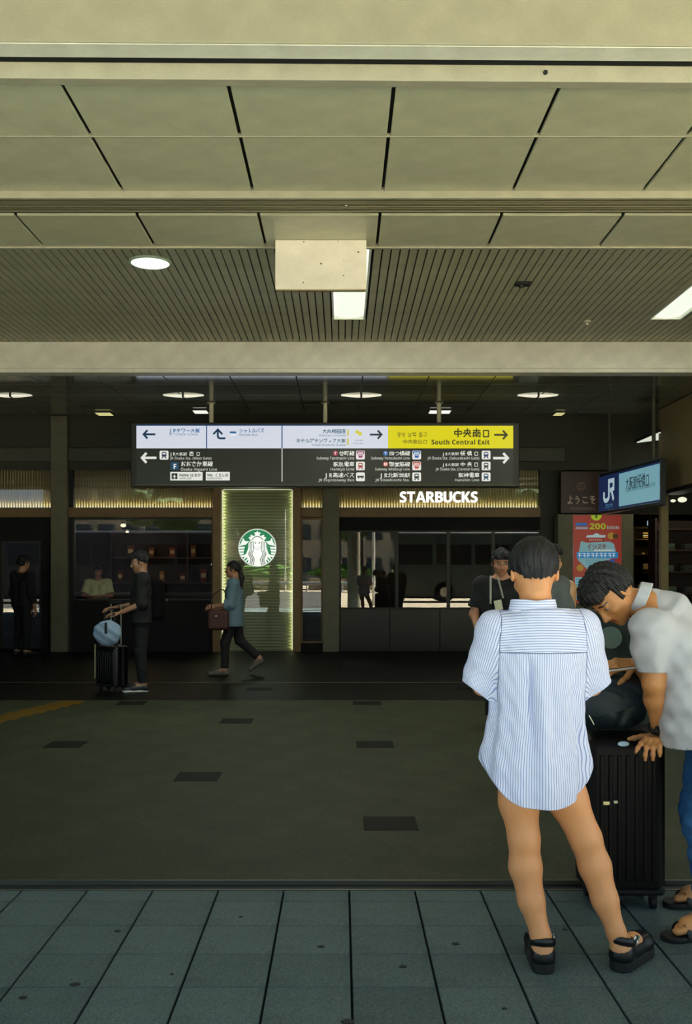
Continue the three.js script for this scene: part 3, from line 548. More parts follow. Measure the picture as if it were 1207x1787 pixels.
{
  const w = struct('wall_back', 'black low wall panels under the cafe windows');
  put('panel', span(fx(122), fx(372), 0, fy(1048), Z - 0.1, Z - 0.005), M.void, w);
  put('panel', span(fx(525), fx(563), 0, fy(1122), Z - 0.1, Z), M.void, w);
  for (let i = 0; i < 4; i++) put('panel', span(fx(592) + i * 0.91 + 0.006, fx(592) + (i + 1) * 0.91, 0, fy(1063), Z - 0.1, Z + 0.01, 0.006), mat(0x1b1a14, 0.35), w);
  put('panel', span(fx(72), fx(92), 0, fy(903), Z - 0.1, Z), M.void, w); put('panel', span(fx(-20), fx(72), fy(944), fy(903), Z - 0.1, Z), M.void, w);
}
// ---- glowing panel with horizontal ribs and the round emblem
{
  const x0 = fx(387), x1 = fx(510.5), y1 = fy(853), w = x1 - x0, xc = (x0 + x1) / 2;
  const g = thing('emblem_panel', 'tall glowing ribbed panel carrying the round green emblem', 'light panel', xc, 0, Z);
  put('back_panel', box(w, y1, 0.03), mat(0x8d9166, 0.5, { map: T.plaster }), g, 0, y1 / 2, -0.09);
  const rib = box(w - 0.034, 0.014, 0.028), n = 52;
  for (let i = 0; i < n; i++) put('rib', rib, mat.rib || (mat.rib = mat(0xa3a67c, 0.4)), g, 0, 0.05 + i * (y1 - 0.1) / (n - 1), -0.052);
  for (const s of [-1, 1]) {
    put('edge_lamp', box(0.014, y1 - 0.04, 0.03), glow(new THREE.Color(0.95, 1, 0.62), 0.85), g, s * (w / 2 - 0.008), y1 / 2, -0.05);
    area(g, new THREE.Color(0.95, 1, 0.62), s < 0 ? 26 : 15, y1 - 0.06, 0.026, s * (w / 2 - 0.017), y1 / 2, -0.05, 0, y1 / 2, -0.058).rotateZ(Math.PI / 2);
  }
  put('edge_lamp', box(w - 0.05, 0.012, 0.03), glow(new THREE.Color(0.95, 1, 0.62), 0.6), g, 0, y1 - 0.008, -0.05);
  put('cover_glass', box(w, y1, 0.008), M.glass, g, 0, y1 / 2, -0.02);
  // emblem
  const t = canvas(512, 512, (c) => {
    const W = '#f6faf0', Gn = '#0d7a4c'; c.translate(256, 256); c.scale(252, 252);
    c.fillStyle = W; c.beginPath(); c.arc(0, 0, 1, 0, 7); c.fill(); c.fillStyle = Gn; c.beginPath(); c.arc(0, 0, 0.965, 0, 7); c.fill();
    c.save(); c.beginPath(); c.arc(0, 0, 0.965, 0, 7); c.clip(); c.fillStyle = W;
    const poly = (p) => { c.beginPath(); p.forEach(([x, y], i) => i ? c.lineTo(x, y) : c.moveTo(x, y)); c.closePath(); c.fill(); };
    poly([[0, -0.92], [0.05, -0.82], [0.19, -0.80], [0.11, -0.70], [0.16, -0.62], [0.36, -0.70], [0.36, -0.58], [0.47, -0.56], [0.40, -0.42], [-0.40, -0.42], [-0.47, -0.56], [-0.36, -0.58], [-0.36, -0.70], [-0.16, -0.62], [-0.11, -0.70], [-0.19, -0.80], [-0.05, -0.82]]);
    for (const s of [-1, 1]) {
      poly([[s * 0.76, -0.52], [s * 0.66, -0.36], [s * 0.44, -0.34], [s * 0.62, -0.16], [s * 0.97, -0.08], [s * 0.86, -0.26]]);
      for (let i = 0; i < 4; i++) poly([[s * (0.66 + 0.03 * i), -0.06 + i * 0.15], [s * 1.0, -0.04 + i * 0.15], [s * 1.0, 0.06 + i * 0.15], [s * (0.70 + 0.02 * i), 0.05 + i * 0.15]]);
      poly([[s * 0.40, 0.34], [s * 0.74, 0.40], [s * 0.70, 0.52], [s * 0.44, 0.50]]);
      for (let i = 0; i < 4; i++) { c.save(); c.rotate(-s * (0.55 + 0.16 * i)); c.fillRect(-0.035, 0.66, 0.07, 0.3); c.restore(); }
    }
    // hair falling in waves, then the face
    c.beginPath(); c.moveTo(-0.47, -0.1); c.bezierCurveTo(-0.55, -0.62, 0.55, -0.62, 0.47, -0.1); c.bezierCurveTo(0.46, 0.1, 0.62, 0.2, 0.58, 0.42); c.bezierCurveTo(0.5, 0.62, 0.44, 0.76, 0.42, 0.98); c.lineTo(-0.42, 0.98); c.bezierCurveTo(-0.44, 0.76, -0.5, 0.62, -0.58, 0.42); c.bezierCurveTo(-0.62, 0.2, -0.46, 0.1, -0.47, -0.1); c.fill();
    c.strokeStyle = '#59625e'; c.lineWidth = 0.042;
    for (const s of [-1, 1]) for (let i = 0; i < 3; i++) { const o = 0.22 + 0.085 * i; c.beginPath(); c.moveTo(s * (o * 0.9), -0.36 + 0.02 * i); c.bezierCurveTo(s * (o + 0.06), -0.1, s * (o - 0.08), 0.02, s * (o + 0.04), 0.24); c.bezierCurveTo(s * (o + 0.14), 0.42, s * (o - 0.1), 0.52, s * (o - 0.04), 0.7); c.lineTo(s * (o + 0.02), 0.94); c.stroke(); }
    c.beginPath(); c.arc(0, -0.3, 0.30, Math.PI * 1.12, Math.PI * 1.88); c.stroke();
    c.fillStyle = '#f6faf0'; c.beginPath(); c.ellipse(0, -0.16, 0.2, 0.25, 0, 0, 7); c.fill(); c.lineWidth = 0.022; c.beginPath(); c.ellipse(0, -0.16, 0.2, 0.25, 0, 0.2, Math.PI - 0.2); c.stroke();
    for (const s of [-1, 1]) { c.beginPath(); c.moveTo(s * 0.05, -0.29); c.lineTo(s * 0.16, -0.28); c.stroke(); c.beginPath(); c.ellipse(s * 0.1, -0.24, 0.04, 0.014, 0, 0, 7); c.stroke(); }
    c.beginPath(); c.moveTo(-0.02, -0.12); c.lineTo(0.02, -0.11); c.stroke(); c.beginPath(); c.moveTo(-0.05, -0.04); c.lineTo(0.05, -0.04); c.stroke();
    c.restore();
  });
  const ex = fx(449.5), ey = fy(956), R = 0.345, e = thing('round_emblem', 'round green and white lit emblem on the glowing panel', 'sign', ex, ey, Z + 0.046);
  put('rim', cyl(R + 0.006, R + 0.006, 0.06, 56).rotateX(Math.PI / 2), mat(0xdfe6d2, 0.4), e, 0, 0, -0.008);
  put('printed_face', new THREE.CircleGeometry(R, 56).translate(0, 0, 0.0235), printed(t, 0.98, 0.25), e);
  put('spacer', cyl(0.03, 0.03, 0.022, 14).rotateX(Math.PI / 2), M.darksteel, e, 0, 0.1, -0.05);
  const l = new THREE.PointLight(new THREE.Color(0.8, 1, 0.85), 0.5); l.position.set(0, 0, 0.25); l.castShadow = true; l.shadow.radius = 10; e.add(l);
}
// ---- lit letters
{
  const font = await new FontLoader().loadAsync('fonts/droid/droid_sans_bold.typeface.json');
  const x0 = fx(697), W = fx(832.5) - x0, size = 0.195, word = 'STARBUCKS';
  const g = thing('lit_letters', 'white lit shop name letters above the cafe doors', 'sign', x0, fy(877), Z + 0.03);
  const geos = [...word].map((ch) => { const q = new TextGeometry(ch, { font, size: size, depth: 0.03, curveSegments: 5, bevelEnabled: true, bevelThickness: 0.003, bevelSize: 0.002, bevelSegments: 1 }); q.computeBoundingBox(); return q; });
  const widths = geos.map((q) => q.boundingBox.max.x - q.boundingBox.min.x), total = widths.reduce((a, b) => a + b, 0), gap = 0.012, k = (W - gap * 8) / total;
  const gm = glow(new THREE.Color(1, 1, 0.93), 1.0, 0xf0f0e8); let x = 0;
  geos.forEach((q, i) => { q.translate(-q.boundingBox.min.x, 0, 0); q.scale(k, 1, 1); put('letter', q, gm, g, x, 0, 0); x += widths[i] * k + gap; });
  put('mounting_rail', box(W, 0.012, 0.02), M.darksteel, g, W / 2, 0.08, -0.012);
  area(g, new THREE.Color(1, 1, 0.9), 0.9, W, 0.18, W / 2, 0.09, 0.05, W / 2, 0.09, 3);
}
// ---- inside the cafe
{
  const back = struct('wall_back', 'dim brown inner wall of the cafe');
  put('wall', span(-8.9, fx(960), 0, 3.6, -22.2, -22), mat(0x2c1a12, 0.7, { map: T.plaster }), back);
  put('ceiling', span(-8.9, fx(960), 3.3, 3.4, -22, Z - 0.25), M.void, back);
  const wood = mat(0x3a2113, 0.5, { map: T.plaster });
  const ctr = thing('cafe_counter', 'dark wooden cafe counter behind the large window', 'counter', fx(230), 0, -19.3);
  put('body', rbox(3.0, 0.98, 0.6, 0.01).translate(0, 0.49, 0), wood, ctr); put('worktop', rbox(3.1, 0.05, 0.7, 0.01).translate(0, 1.006, 0), M.darksteel, ctr);
  const shelf = thing('wall_shelf', 'dark wooden wall shelf inside the cafe window', 'shelf', fx(270), 1.2, -21.85);
  for (let i = 0; i < 3; i++) put('board', rbox(3.4, 0.04, 0.3, 0.005), wood, shelf, 0, 0.55 * i, 0);
  for (const s of [-1.68, 0, 1.68]) put('upright', box(0.04, 1.2, 0.3), wood, shelf, s, 0.57, -0.001);
  const r = rng(21), cols = [0x7a3020, 0x94522a, 0x5a2a1a, 0xa8793c, 0x6b3b2a, 0x8a2f26], kinds = ['dark red', 'orange brown', 'brown', 'tan', 'russet', 'bright red'];
  for (let i = 0; i < 14; i++) {
    const k = (r() * 6) | 0, row = i % 2, h = 0.18 + 0.16 * r(), w = 0.10 + 0.06 * r(), x = fx(270) - 1.5 + 0.23 * i;
    const gg = thing('coffee_packet', kinds[k] + ' packet, number ' + ['one', 'two', 'three', 'four', 'five', 'six', 'seven'][i >> 1] + ' from the left on the ' + (row ? 'upper' : 'lower') + ' cafe shelf', 'packet', x, 1.22 + 0.55 * row, -21.82, 0, 'packets on the cafe shelf');
    put('bag', rbox(w, h, 0.08, 0.015).translate(0, h / 2, 0), mat(cols[k], 0.6), gg); put('label', box(w * 0.7, h * 0.35, 0.006).translate(0, h * 0.5, 0.041), mat(0xc9b48a, 0.6), gg);
  }
  [[215, 917, 20.0, 'white pendant lamp high inside the cafe window'], [222, 928, 21.0, 'smaller pendant lamp inside the cafe window'], [253, 969, 20.6, 'orange pendant lamp inside the cafe window'], [371, 985, 19.4, 'white wall lamp at the right end of the cafe window']].forEach(([px, py, d, label], i) => {
    const p = at(px, py, d), g = thing('pendant_lamp', label, 'lamp', p.x, p.y, p.z), col = i === 2 ? new THREE.Color(1, 0.42, 0.1) : new THREE.Color(1, 0.86, 0.6);
    put('bulb', new THREE.SphereGeometry(i ? 0.028 : 0.045, 16, 10).scale(1.3, 0.8, 1), glow(col, i === 2 ? 0.55 : 1.2), g);
    put('shade', cyl(0.02, 0.07, 0.06, 20), M.darksteel, g, 0, 0.07, 0); put('cord', cyl(0.004, 0.004, Math.max(0.1, 3.3 - p.y - 0.1), 6).translate(0, Math.max(0.1, 3.3 - p.y - 0.1) / 2 + 0.1, 0), M.black, g);
    const l = new THREE.PointLight(col, i === 2 ? 0.18 : 0.25); l.position.set(0, 0, 0); l.castShadow = true; l.shadow.radius = 2; g.add(l);
  });
}
// ---- corridor shops on the right: a shelf unit with lit goods
{
  const d = 19.5, p = at(1128, 960, d), g = thing('lit_shelf', 'dark shop shelf with yellow lit edges behind the red screen', 'shelf', p.x, 0, -d);
  put('case', merge([box(0.62, 2.3, 0.03).translate(0, 1.15, -0.22), box(0.03, 2.3, 0.45).translate(-0.31, 1.15, 0), box(0.03, 2.3, 0.45).translate(0.31, 1.15, 0), box(0.62, 0.03, 0.45).translate(0, 2.31, 0)]), M.void, g);
  const q = (py) => at(0, py, d).y, rows = [967.6, 967.6, 993.6, 993.6, 999.8, 1021.2];
  for (const py of [941, 967.6, 993.6, 999.8, 1021.2, 1060, 1100]) put('board', box(0.585, 0.012, 0.4), mat(0x3a3528, 0.5), g, 0, q(py) - 0.0065, 0);
  for (const [py, col] of [[931, 0xffc84a], [935, 0xfff0c0], [938, 0xd8a030]]) put('price_strip', box(0.27, 0.016, 0.012), glow(col, 0.6), g, 0.0, q(py), 0.21);
  const l = new THREE.PointLight(0xffc860, 0.25); l.position.set(0, q(935), 0.4); l.castShadow = true; g.add(l);
  const goods = [[1119, 966, 0.05, 0.03, 0xf0efe0, 'small white carton on the lit shop shelf'], [1129, 965, 0.07, 0.03, 0xe8e8d0, 'flat white carton beside it on the lit shop shelf'], [1125, 988, 0.15, 0.11, 0xe8dfc8, 'white carton with red side on the lit shop shelf'], [1134, 986, 0.05, 0.10, 0xc03028, 'red packet on the lit shop shelf'], [1127, 998, 0.18, 0.03, 0xe0b020, 'yellow flat packet on the lit shop shelf'], [1132, 1017, 0.06, 0.09, 0xf4f2e0, 'small bright white box low on the lit shop shelf']];
  goods.forEach(([px, py, w, h, c, label], i) => { const gg = thing('carton', label, 'carton', at(px, py, d).x, q(rows[i]), -d + 0.1 + 0.06 * (i % 2)); put('box', rbox(w, h, 0.08, 0.004).translate(0, h / 2, 0), mat(c, 0.6), gg); put('lid', box(w * 0.98, 0.006, 0.078).translate(0, h, 0), mat(c, 0.6), gg); });
  const s = at(1135, 913, 18.1), sg = thing('small_screen', 'small pale blue lit screen beside the olive post', 'screen', s.x, s.y, s.z);
  put('case', rbox(0.15, 0.10, 0.04, 0.006), M.black, sg, 0, 0, -0.022); put('screen', box(0.13, 0.085, 0.006), glow(new THREE.Color(0.6, 0.8, 0.9), 0.6), sg, 0, 0, 0); put('arm', cyl(0.012, 0.012, 0.12, 8).translate(0, 0.108, 0), M.black, sg, 0, 0, -0.03);
}
[[1174, 874, 16.8, 0.042, 'small round shop lamp right of the olive post'], [1190, 872, 16.8, 0.075, 'larger round shop lamp at the right edge']].forEach(([px, py, d, r, label]) => {
  const p = at(px, py, d), g = thing('globe_lamp', label, 'lamp', p.x, p.y, p.z); put('globe', new THREE.SphereGeometry(r, 20, 12).scale(1, 0.62, 1), glow(new THREE.Color(1, 1, 0.72), 0.9), g); put('stem', cyl(0.008, 0.008, C - p.y - r * 0.5, 8).translate(0, (C - p.y + r * 0.5) / 2, 0), M.black, g);
  const l = new THREE.PointLight(new THREE.Color(1, 1, 0.75), 0.35); l.castShadow = true; l.shadow.radius = 3; g.add(l);
});
{
  const g = thing('shop_rack', 'dim brown shop rack right of the olive post', 'rack', 6.35, 0, -17.6);
  const m = mat(0x3a2218, 0.6); for (let i = 0; i < 6; i++) put('shelf_board', rbox(1.6, 0.03, 0.4, 0.004), m, g, 0, 0.3 + 0.38 * i, 0); for (const s of [-0.8, 0.8]) put('upright', box(0.04, 2.4, 0.4), m, g, s, 1.2, 0); put('back_panel', box(1.56, 2.35, 0.02), mat(0x2a1812, 0.7), g, 0, 1.19, -0.2);
  const r = rng(31); for (let i = 0; i < 8; i++) { const row = [2, 2, 2, 3, 3, 3, 4, 4][i], x = 6.35 - 0.62 + 0.36 * (i % 3) + 0.1 * r(), w = 0.18 + 0.1 * r(); const gg = thing('folded_cloth', ['grey green', 'dark grey', 'brown'][i % 3] + ' folded cloth, ' + ['left', 'middle', 'right'][i % 3] + ' on rack board ' + ['', '', 'three', 'four', 'five'][row] + ' counted from the floor', 'cloth', x, 0.316 + 0.38 * row, -17.55, 0, 'folded cloths on the shop rack'); for (let k = 0; k < 3; k++) put('fold', rbox(w, 0.035, 0.22, 0.012).translate(0, 0.018 + 0.036 * k, 0), mat([0x54614e, 0x3b3a36, 0x5a3a28][i % 3], 0.8), gg); }
}

// ================================================================ THE STREET BEHIND THE VIEWER (mirrored in the shop glass, lights the entrance)
{
  const asphalt = mat(0x2a2a28, 0.85, { map: T.granite }), concrete = mat(0xb8ae94, 0.85, { map: T.slab });
  const g = struct('plaza', 'sunlit pale concrete plaza behind the viewer');
  put('surface', span(-0.6, 40, -0.2, -0.002, 2.6, 30), concrete, g); put('surface', span(-40, 40, -0.2, 0.02, 32, 60), concrete, g); put('surface', span(9, 40, -0.2, -0.002, -4.5, 2.6), concrete, g); put('surface', span(-40, -11.5, -0.2, -0.002, -4.5, 2.6), concrete, g);
  const r = struct('road', 'grey asphalt road behind the viewer'); put('surface', span(-40, -0.6, -0.2, -0.01, 2.6, 32), asphalt, r); put('surface', span(-0.6, 40, -0.2, -0.01, 30, 32), asphalt, r);
  const pl = struct('column', 'round concrete canopy pillar behind the viewer'); put('shaft', cyl(0.24, 0.24, 6.1, 28).translate(0.46, 3.05, 1.6), concrete, pl);
  const hedgeMat = mat(0x6f9a3c, 0.9, { map: T.foliage }), rr_ = rng(44);
  function blob(rx, ry, rz, seed, n = 3) {
    const q = new THREE.IcosahedronGeometry(1, n), p = q.attributes.position, v = V(0, 0, 0), ph = seed * 7.3;
    for (let i = 0; i < p.count; i++) { v.fromBufferAttribute(p, i); const k = 1 + 0.16 * Math.sin(v.x * 9 + ph) * Math.sin(v.y * 8 + ph * 2) + 0.12 * Math.sin(v.z * 13 + ph) + 0.06 * Math.sin(v.x * 31 + v.y * 27); p.setXYZ(i, v.x * rx * k, v.y * ry * k, v.z * rz * k); }
    q.computeVertexNormals(); return metric(q);
  }
  for (let i = 0; i < 9; i++) {
    const x = -24 + 6 * i, h = thing('hedge', 'clipped green hedge on a planter behind the viewer, place ' + ['one', 'two', 'three', 'four', 'five', 'six', 'seven', 'eight', 'nine'][i] + ' of nine', 'hedge', x, 0, 38, 0, 'hedges along the street');
    put('planter', rbox(4.9, 0.9, 1.6, 0.04).translate(0, 0.45 + 0.02, 0), concrete, h); put('foliage', blob(2.2, 0.6, 0.8, i).translate(0, 1.35, 0), hedgeMat, h);
  }
  const bark = mat(0x4a3d2c, 0.9, { map: T.granite }), leaf = mat(0x3e5a26, 0.9, { map: T.foliage });
  for (const [x, z, s] of [[-14, 42, 1], [-6.5, 44, 1.15], [1.5, 41, 1], [5.5, 45, 1.2], [11, 42, 1], [17, 44, 1.1], [24, 42, 1]]) {
    const t = thing('street_tree', 'dark green street tree mirrored in the cafe glass, ' + ({ '-14': 'outermost left', '-6.5': 'second from the left', '1.5': 'third from the left', '5.5': 'middle one', '11': 'third from the right', '17': 'second from the right', '24': 'outermost right' })[x], 'tree', x, 0, z, 0, 'trees along the street');
    put('trunk', cyl(0.16, 0.26, 4.4 * s, 12).translate(0, 2.2 * s, 0), bark, t);
    const bl = []; for (let i = 0; i < 7; i++) bl.push(blob(1.7 * s, 1.4 * s, 1.6 * s, i + x, 2).translate((rr_() - 0.5) * 4 * s, (5 + rr_() * 3.5) * s, (rr_() - 0.5) * 2.5)); put('crown', merge(bl), leaf, t);
  }
  const pole = mat(0xd8d8d0, 0.4); for (const [x, z] of [[1.35, 6], [-4, 34], [7, 34]]) { const t = thing('lamp_post', 'white lamp post in the street behind the viewer, ' + (z < 10 ? 'the nearest one' : x < 0 ? 'far left one' : 'far right one'), 'lamp post', x, 0, z); put('pole', cyl(0.05, 0.07, 6.4, 12).translate(0, 3.2, 0), pole, t); put('head', rbox(0.5, 0.12, 0.25, 0.03).translate(0.3, 6.4, 0), pole, t); }
  const rail = thing('guard_rail', 'white guard rail along the far kerb behind the viewer', 'guard rail', 0, 0, 31.4); put('beam', rbox(60, 0.18, 0.06, 0.02).translate(0, 0.62, 0), pole, rail); for (let i = 0; i < 25; i++) put('post', cyl(0.05, 0.05, 0.72, 8).translate(-29 + i * 2.42, 0.36, 0.06), pole, rail);
  const win = mat(0x2c3a44, 0.15), wall = mat(0x9a9486, 0.8, { map: T.plaster });
  for (const [x, w, h, z, name] of [[-19.3, 20.6, 22, 62, 'left'], [3.2, 22, 17, 64, 'middle'], [27, 18, 24, 62, 'right']]) {
    const b = thing('office_building', 'pale office building across the street, the ' + name + ' one', 'building', x, 0, z, 0, 'buildings across the street'); put('wall', box(w, h, 8).translate(0, h / 2, 4), wall, b);
    const wg = box(1.6, 1.5, 0.1); for (let f = 0; f < Math.floor(h / 3.3); f++) for (let k = 0; k < Math.floor(w / 2.4); k++) put('window', wg, win, b, -w / 2 + 1.5 + 2.4 * k, 2 + 3.3 * f, -0.06);
  }
  // two added coaches, placed to keep the sunlit street out of the shop glass
  for (const [x0, x1, z, col, name] of [[-19, -5.6, 10, 0x23262c, 'added dark grey bus behind the viewer on the left, hiding the sunlit street from the glass'], [2.5, 15, 11, 0x1f2a26, 'added dark green bus behind the viewer on the right, hiding the sunlit street from the glass']]) {
    const c = thing('added_coach', name, 'added_coach', (x0 + x1) / 2, 0, z), L = x1 - x0, paint = mat(col, 0.3), gl = mat(0x0c0e10, 0.12);
    put('added_coach_body', rbox(L, 3.10, 2.5, 0.16, 4).translate(0, 1.73, 0), paint, c);
    for (let i = 0; i < 7; i++) put('side_window', rbox(L / 7 - 0.18, 0.95, 0.04, 0.02).translate(-L / 2 + (i + 0.5) * L / 7, 2.2, -1.25), gl, c);
    for (const s of [-0.32, 0.3]) for (const t of [-1, 1]) { const wh = put('wheel', cyl(0.48, 0.48, 0.3, 28).rotateX(Math.PI / 2), M.black, c, s * L, 0.48, t * 1.1); put('hub', cyl(0.22, 0.22, 0.32, 20).rotateX(Math.PI / 2), M.steel, wh); }
  }
}

// ================================================================ PEOPLE: distance fields meshed on a grid
function net(f, lo, hi, cell, opt = {}) {
  const nx = Math.ceil((hi[0] - lo[0]) / cell) + 2, ny = Math.ceil((hi[1] - lo[1]) / cell) + 2, nz = Math.ceil((hi[2] - lo[2]) / cell) + 2;
  const x0 = lo[0] - cell / 2, y0 = lo[1] - cell / 2, z0 = lo[2] - cell / 2, D = new Float32Array(nx * ny * nz), I = (i, j, k) => i + nx * (j + ny * k);
  for (let k = 0; k < nz; k++) for (let j = 0; j < ny; j++) for (let i = 0; i < nx; i++) D[I(i, j, k)] = f(x0 + i * cell, y0 + j * cell, z0 + k * cell);
  const id = new Int32Array(nx * ny * nz).fill(-1), P = [], E = [[0, 1], [2, 3], [4, 5], [6, 7], [0, 2], [1, 3], [4, 6], [5, 7], [0, 4], [1, 5], [2, 6], [3, 7]], v = new Float32Array(8);
  for (let k = 0; k < nz - 1; k++) for (let j = 0; j < ny - 1; j++) for (let i = 0; i < nx - 1; i++) {
    let m = 0; for (let c = 0; c < 8; c++) { v[c] = D[I(i + (c & 1), j + (c >> 1 & 1), k + (c >> 2))]; if (v[c] < 0) m |= 1 << c; }
    if (m === 0 || m === 255) continue;
    let sx = 0, sy = 0, sz = 0, n = 0;
    for (const [a, b] of E) { if ((v[a] < 0) === (v[b] < 0)) continue; const t = v[a] / (v[a] - v[b]); sx += (a & 1) + ((b & 1) - (a & 1)) * t; sy += (a >> 1 & 1) + ((b >> 1 & 1) - (a >> 1 & 1)) * t; sz += (a >> 2) + ((b >> 2) - (a >> 2)) * t; n++; }
    id[I(i, j, k)] = P.length / 3; P.push(x0 + (i + sx / n) * cell, y0 + (j + sy / n) * cell, z0 + (k + sz / n) * cell);
  }
  const F = [], quad = (a, b, c, d, flip) => { if (a < 0 || b < 0 || c < 0 || d < 0) return; flip ? F.push(a, c, b, a, d, c) : F.push(a, b, c, a, c, d); };
  for (let k = 1; k < nz - 1; k++) for (let j = 1; j < ny - 1; j++) for (let i = 1; i < nx - 1; i++) {
    const s = D[I(i, j, k)] < 0;
    if (s !== D[I(i + 1, j, k)] < 0) quad(id[I(i, j - 1, k - 1)], id[I(i, j, k - 1)], id[I(i, j, k)], id[I(i, j - 1, k)], !s);
    if (s !== D[I(i, j + 1, k)] < 0) quad(id[I(i - 1, j, k - 1)], id[I(i - 1, j, k)], id[I(i, j, k)], id[I(i, j, k - 1)], !s);
    if (s !== D[I(i, j, k + 1)] < 0) quad(id[I(i - 1, j - 1, k)], id[I(i, j - 1, k)], id[I(i, j, k)], id[I(i - 1, j, k)], !s);
  }
  const n = P.length / 3, N = new Float32Array(n * 3), UV = new Float32Array(n * 2), CO = new Float32Array(n * 3).fill(1), e = cell * 0.6;
  for (let i = 0; i < n; i++) {
    const x = P[3 * i], y = P[3 * i + 1], z = P[3 * i + 2];
    let gx = f(x + e, y, z) - f(x - e, y, z), gy = f(x, y + e, z) - f(x, y - e, z), gz = f(x, y, z + e) - f(x, y, z - e); const l = Math.hypot(gx, gy, gz) || 1; gx /= l; gy /= l; gz /= l;
    N[3 * i] = gx; N[3 * i + 1] = gy; N[3 * i + 2] = gz;
    if (opt.uv) { const q = opt.uv(x, y, z); UV[2 * i] = q[0]; UV[2 * i + 1] = q[1]; } else { UV[2 * i] = Math.abs(gx) > Math.abs(gz) ? z : x; UV[2 * i + 1] = y; }
    if (opt.color) { const q = opt.color(x, y, z); CO[3 * i] = q[0]; CO[3 * i + 1] = q[1]; CO[3 * i + 2] = q[2]; }
  }
  const g = new THREE.BufferGeometry(); g.setAttribute('position', new THREE.Float32BufferAttribute(P, 3)); g.setAttribute('normal', new THREE.BufferAttribute(N, 3)); g.setAttribute('uv', new THREE.BufferAttribute(UV, 2)); g.setAttribute('color', new THREE.BufferAttribute(CO, 3)); g.setIndex(F); return g;
}
const smin = (a, b, k) => { const h = Math.max(k - Math.abs(a - b), 0) / k; return Math.min(a, b) - h * h * k * 0.25; };
const smax = (a, b, k) => -smin(-a, -b, k);
// bone: [a, b, ra, rb, flat?]  a, b are Vector3
function bone(b, x, y, z) {
  const A = b[0], B = b[1], dx = B.x - A.x, dy = B.y - A.y, dz = B.z - A.z, px = x - A.x, py = y - A.y, pz = z - A.z, L2 = dx * dx + dy * dy + dz * dz || 1e-9;
  const t = (px * dx + py * dy + pz * dz) / L2, h = t < 0 ? 0 : t > 1 ? 1 : t; let d = Math.hypot(px - dx * h, py - dy * h, pz - dz * h) - (b[2] + (b[3] - b[2]) * h);
  if (b[4]) { const c = (t - 1) * Math.sqrt(L2); if (c > d) d = c; } return d;
}
const flesh = (bones, k = 0.03) => (x, y, z) => { let d = 9; for (const b of bones) d = smin(d, bone(b, x, y, z), k); return d; };
function bounds(bones, pad) { const lo = [9e9, 9e9, 9e9], hi = [-9e9, -9e9, -9e9]; for (const b of bones) for (const [p, r] of [[b[0], b[2]], [b[1], b[3]]]) ['x', 'y', 'z'].forEach((k, i) => { lo[i] = Math.min(lo[i], p[k] - r - pad); hi[i] = Math.max(hi[i], p[k] + r + pad); }); return [lo, hi]; }
const meshBones = (bones, k, cell, opt = {}) => { const [lo, hi] = bounds(bones, opt.pad || 0.03); let f = flesh(bones, k); if (opt.mod) { const g = f; f = (x, y, z) => opt.mod(g(x, y, z), x, y, z); } return net(f, opt.lo || lo, opt.hi || hi, cell, opt); };
const ell = (x, y, z, cx, cy, cz, a, b, c) => { const X = x - cx, Y = y - cy, Zz = z - cz, k0 = Math.hypot(X / a, Y / b, Zz / c), k1 = Math.hypot(X / a / a, Y / b / b, Zz / c / c); return k1 < 1e-9 ? -Math.min(a, b, c) : k0 * (k0 - 1) / k1; };

// ---- head, facing +z, centre between the ears
function headField(x, y, z) {
  const X = Math.abs(x);
  let d = ell(x, y, z, 0, 0.022, -0.012, 0.075, 0.092, 0.096);
  d = smin(d, ell(x, y, z, 0, -0.048, 0.028, 0.056, 0.064, 0.064), 0.04);
  d = smin(d, bone([V(0, -0.02, -0.03), V(0, -0.085, -0.022), 0.050, 0.048], x, y, z), 0.03);
  d = smin(d, bone([V(-0.034, 0.026, 0.078), V(0.034, 0.026, 0.078), 0.010, 0.010], x, y, z), 0.02);
  d = smin(d, ell(X, y, z, 0.043, -0.022, 0.058, 0.022, 0.02, 0.022), 0.02);
  d = smax(d, -(Math.hypot(X - 0.031, y - 0.004, z - 0.101) - 0.015), 0.014);
  d = smin(d, Math.hypot(X - 0.031, y - 0.003, z - 0.0735) - 0.0125, 0.003);
  d = smin(d, bone([V(0, 0.008, 0.088), V(0, -0.034, 0.107), 0.007, 0.0115], x, y, z), 0.014);
  d = smin(d, Math.hypot(X - 0.011, y + 0.037, z - 0.098) - 0.008, 0.008);
  d = smin(d, bone([V(-0.018, -0.060, 0.0845), V(0.018, -0.060, 0.0845), 0.005, 0.005], x, y, z), 0.008);
  d = smin(d, bone([V(-0.015, -0.069, 0.084), V(0.015, -0.069, 0.084), 0.0055, 0.0055], x, y, z), 0.008);
  d = smax(d, -(bone([V(-0.02, -0.0645, 0.094), V(0.02, -0.0645, 0.094), 0.0025, 0.0025], x, y, z)), 0.004);
  d = smin(d, Math.hypot(x, y + 0.098, z - 0.066) - 0.018, 0.025);
  let ear = ell(X - 0.004 * z, y, z, 0.080, -0.002, -0.014, 0.010, 0.033, 0.020); ear = smax(ear, -ell(X, y, z, 0.090, 0.002, -0.010, 0.008, 0.021, 0.012), 0.006);
  return smin(d, ear, 0.010);
}
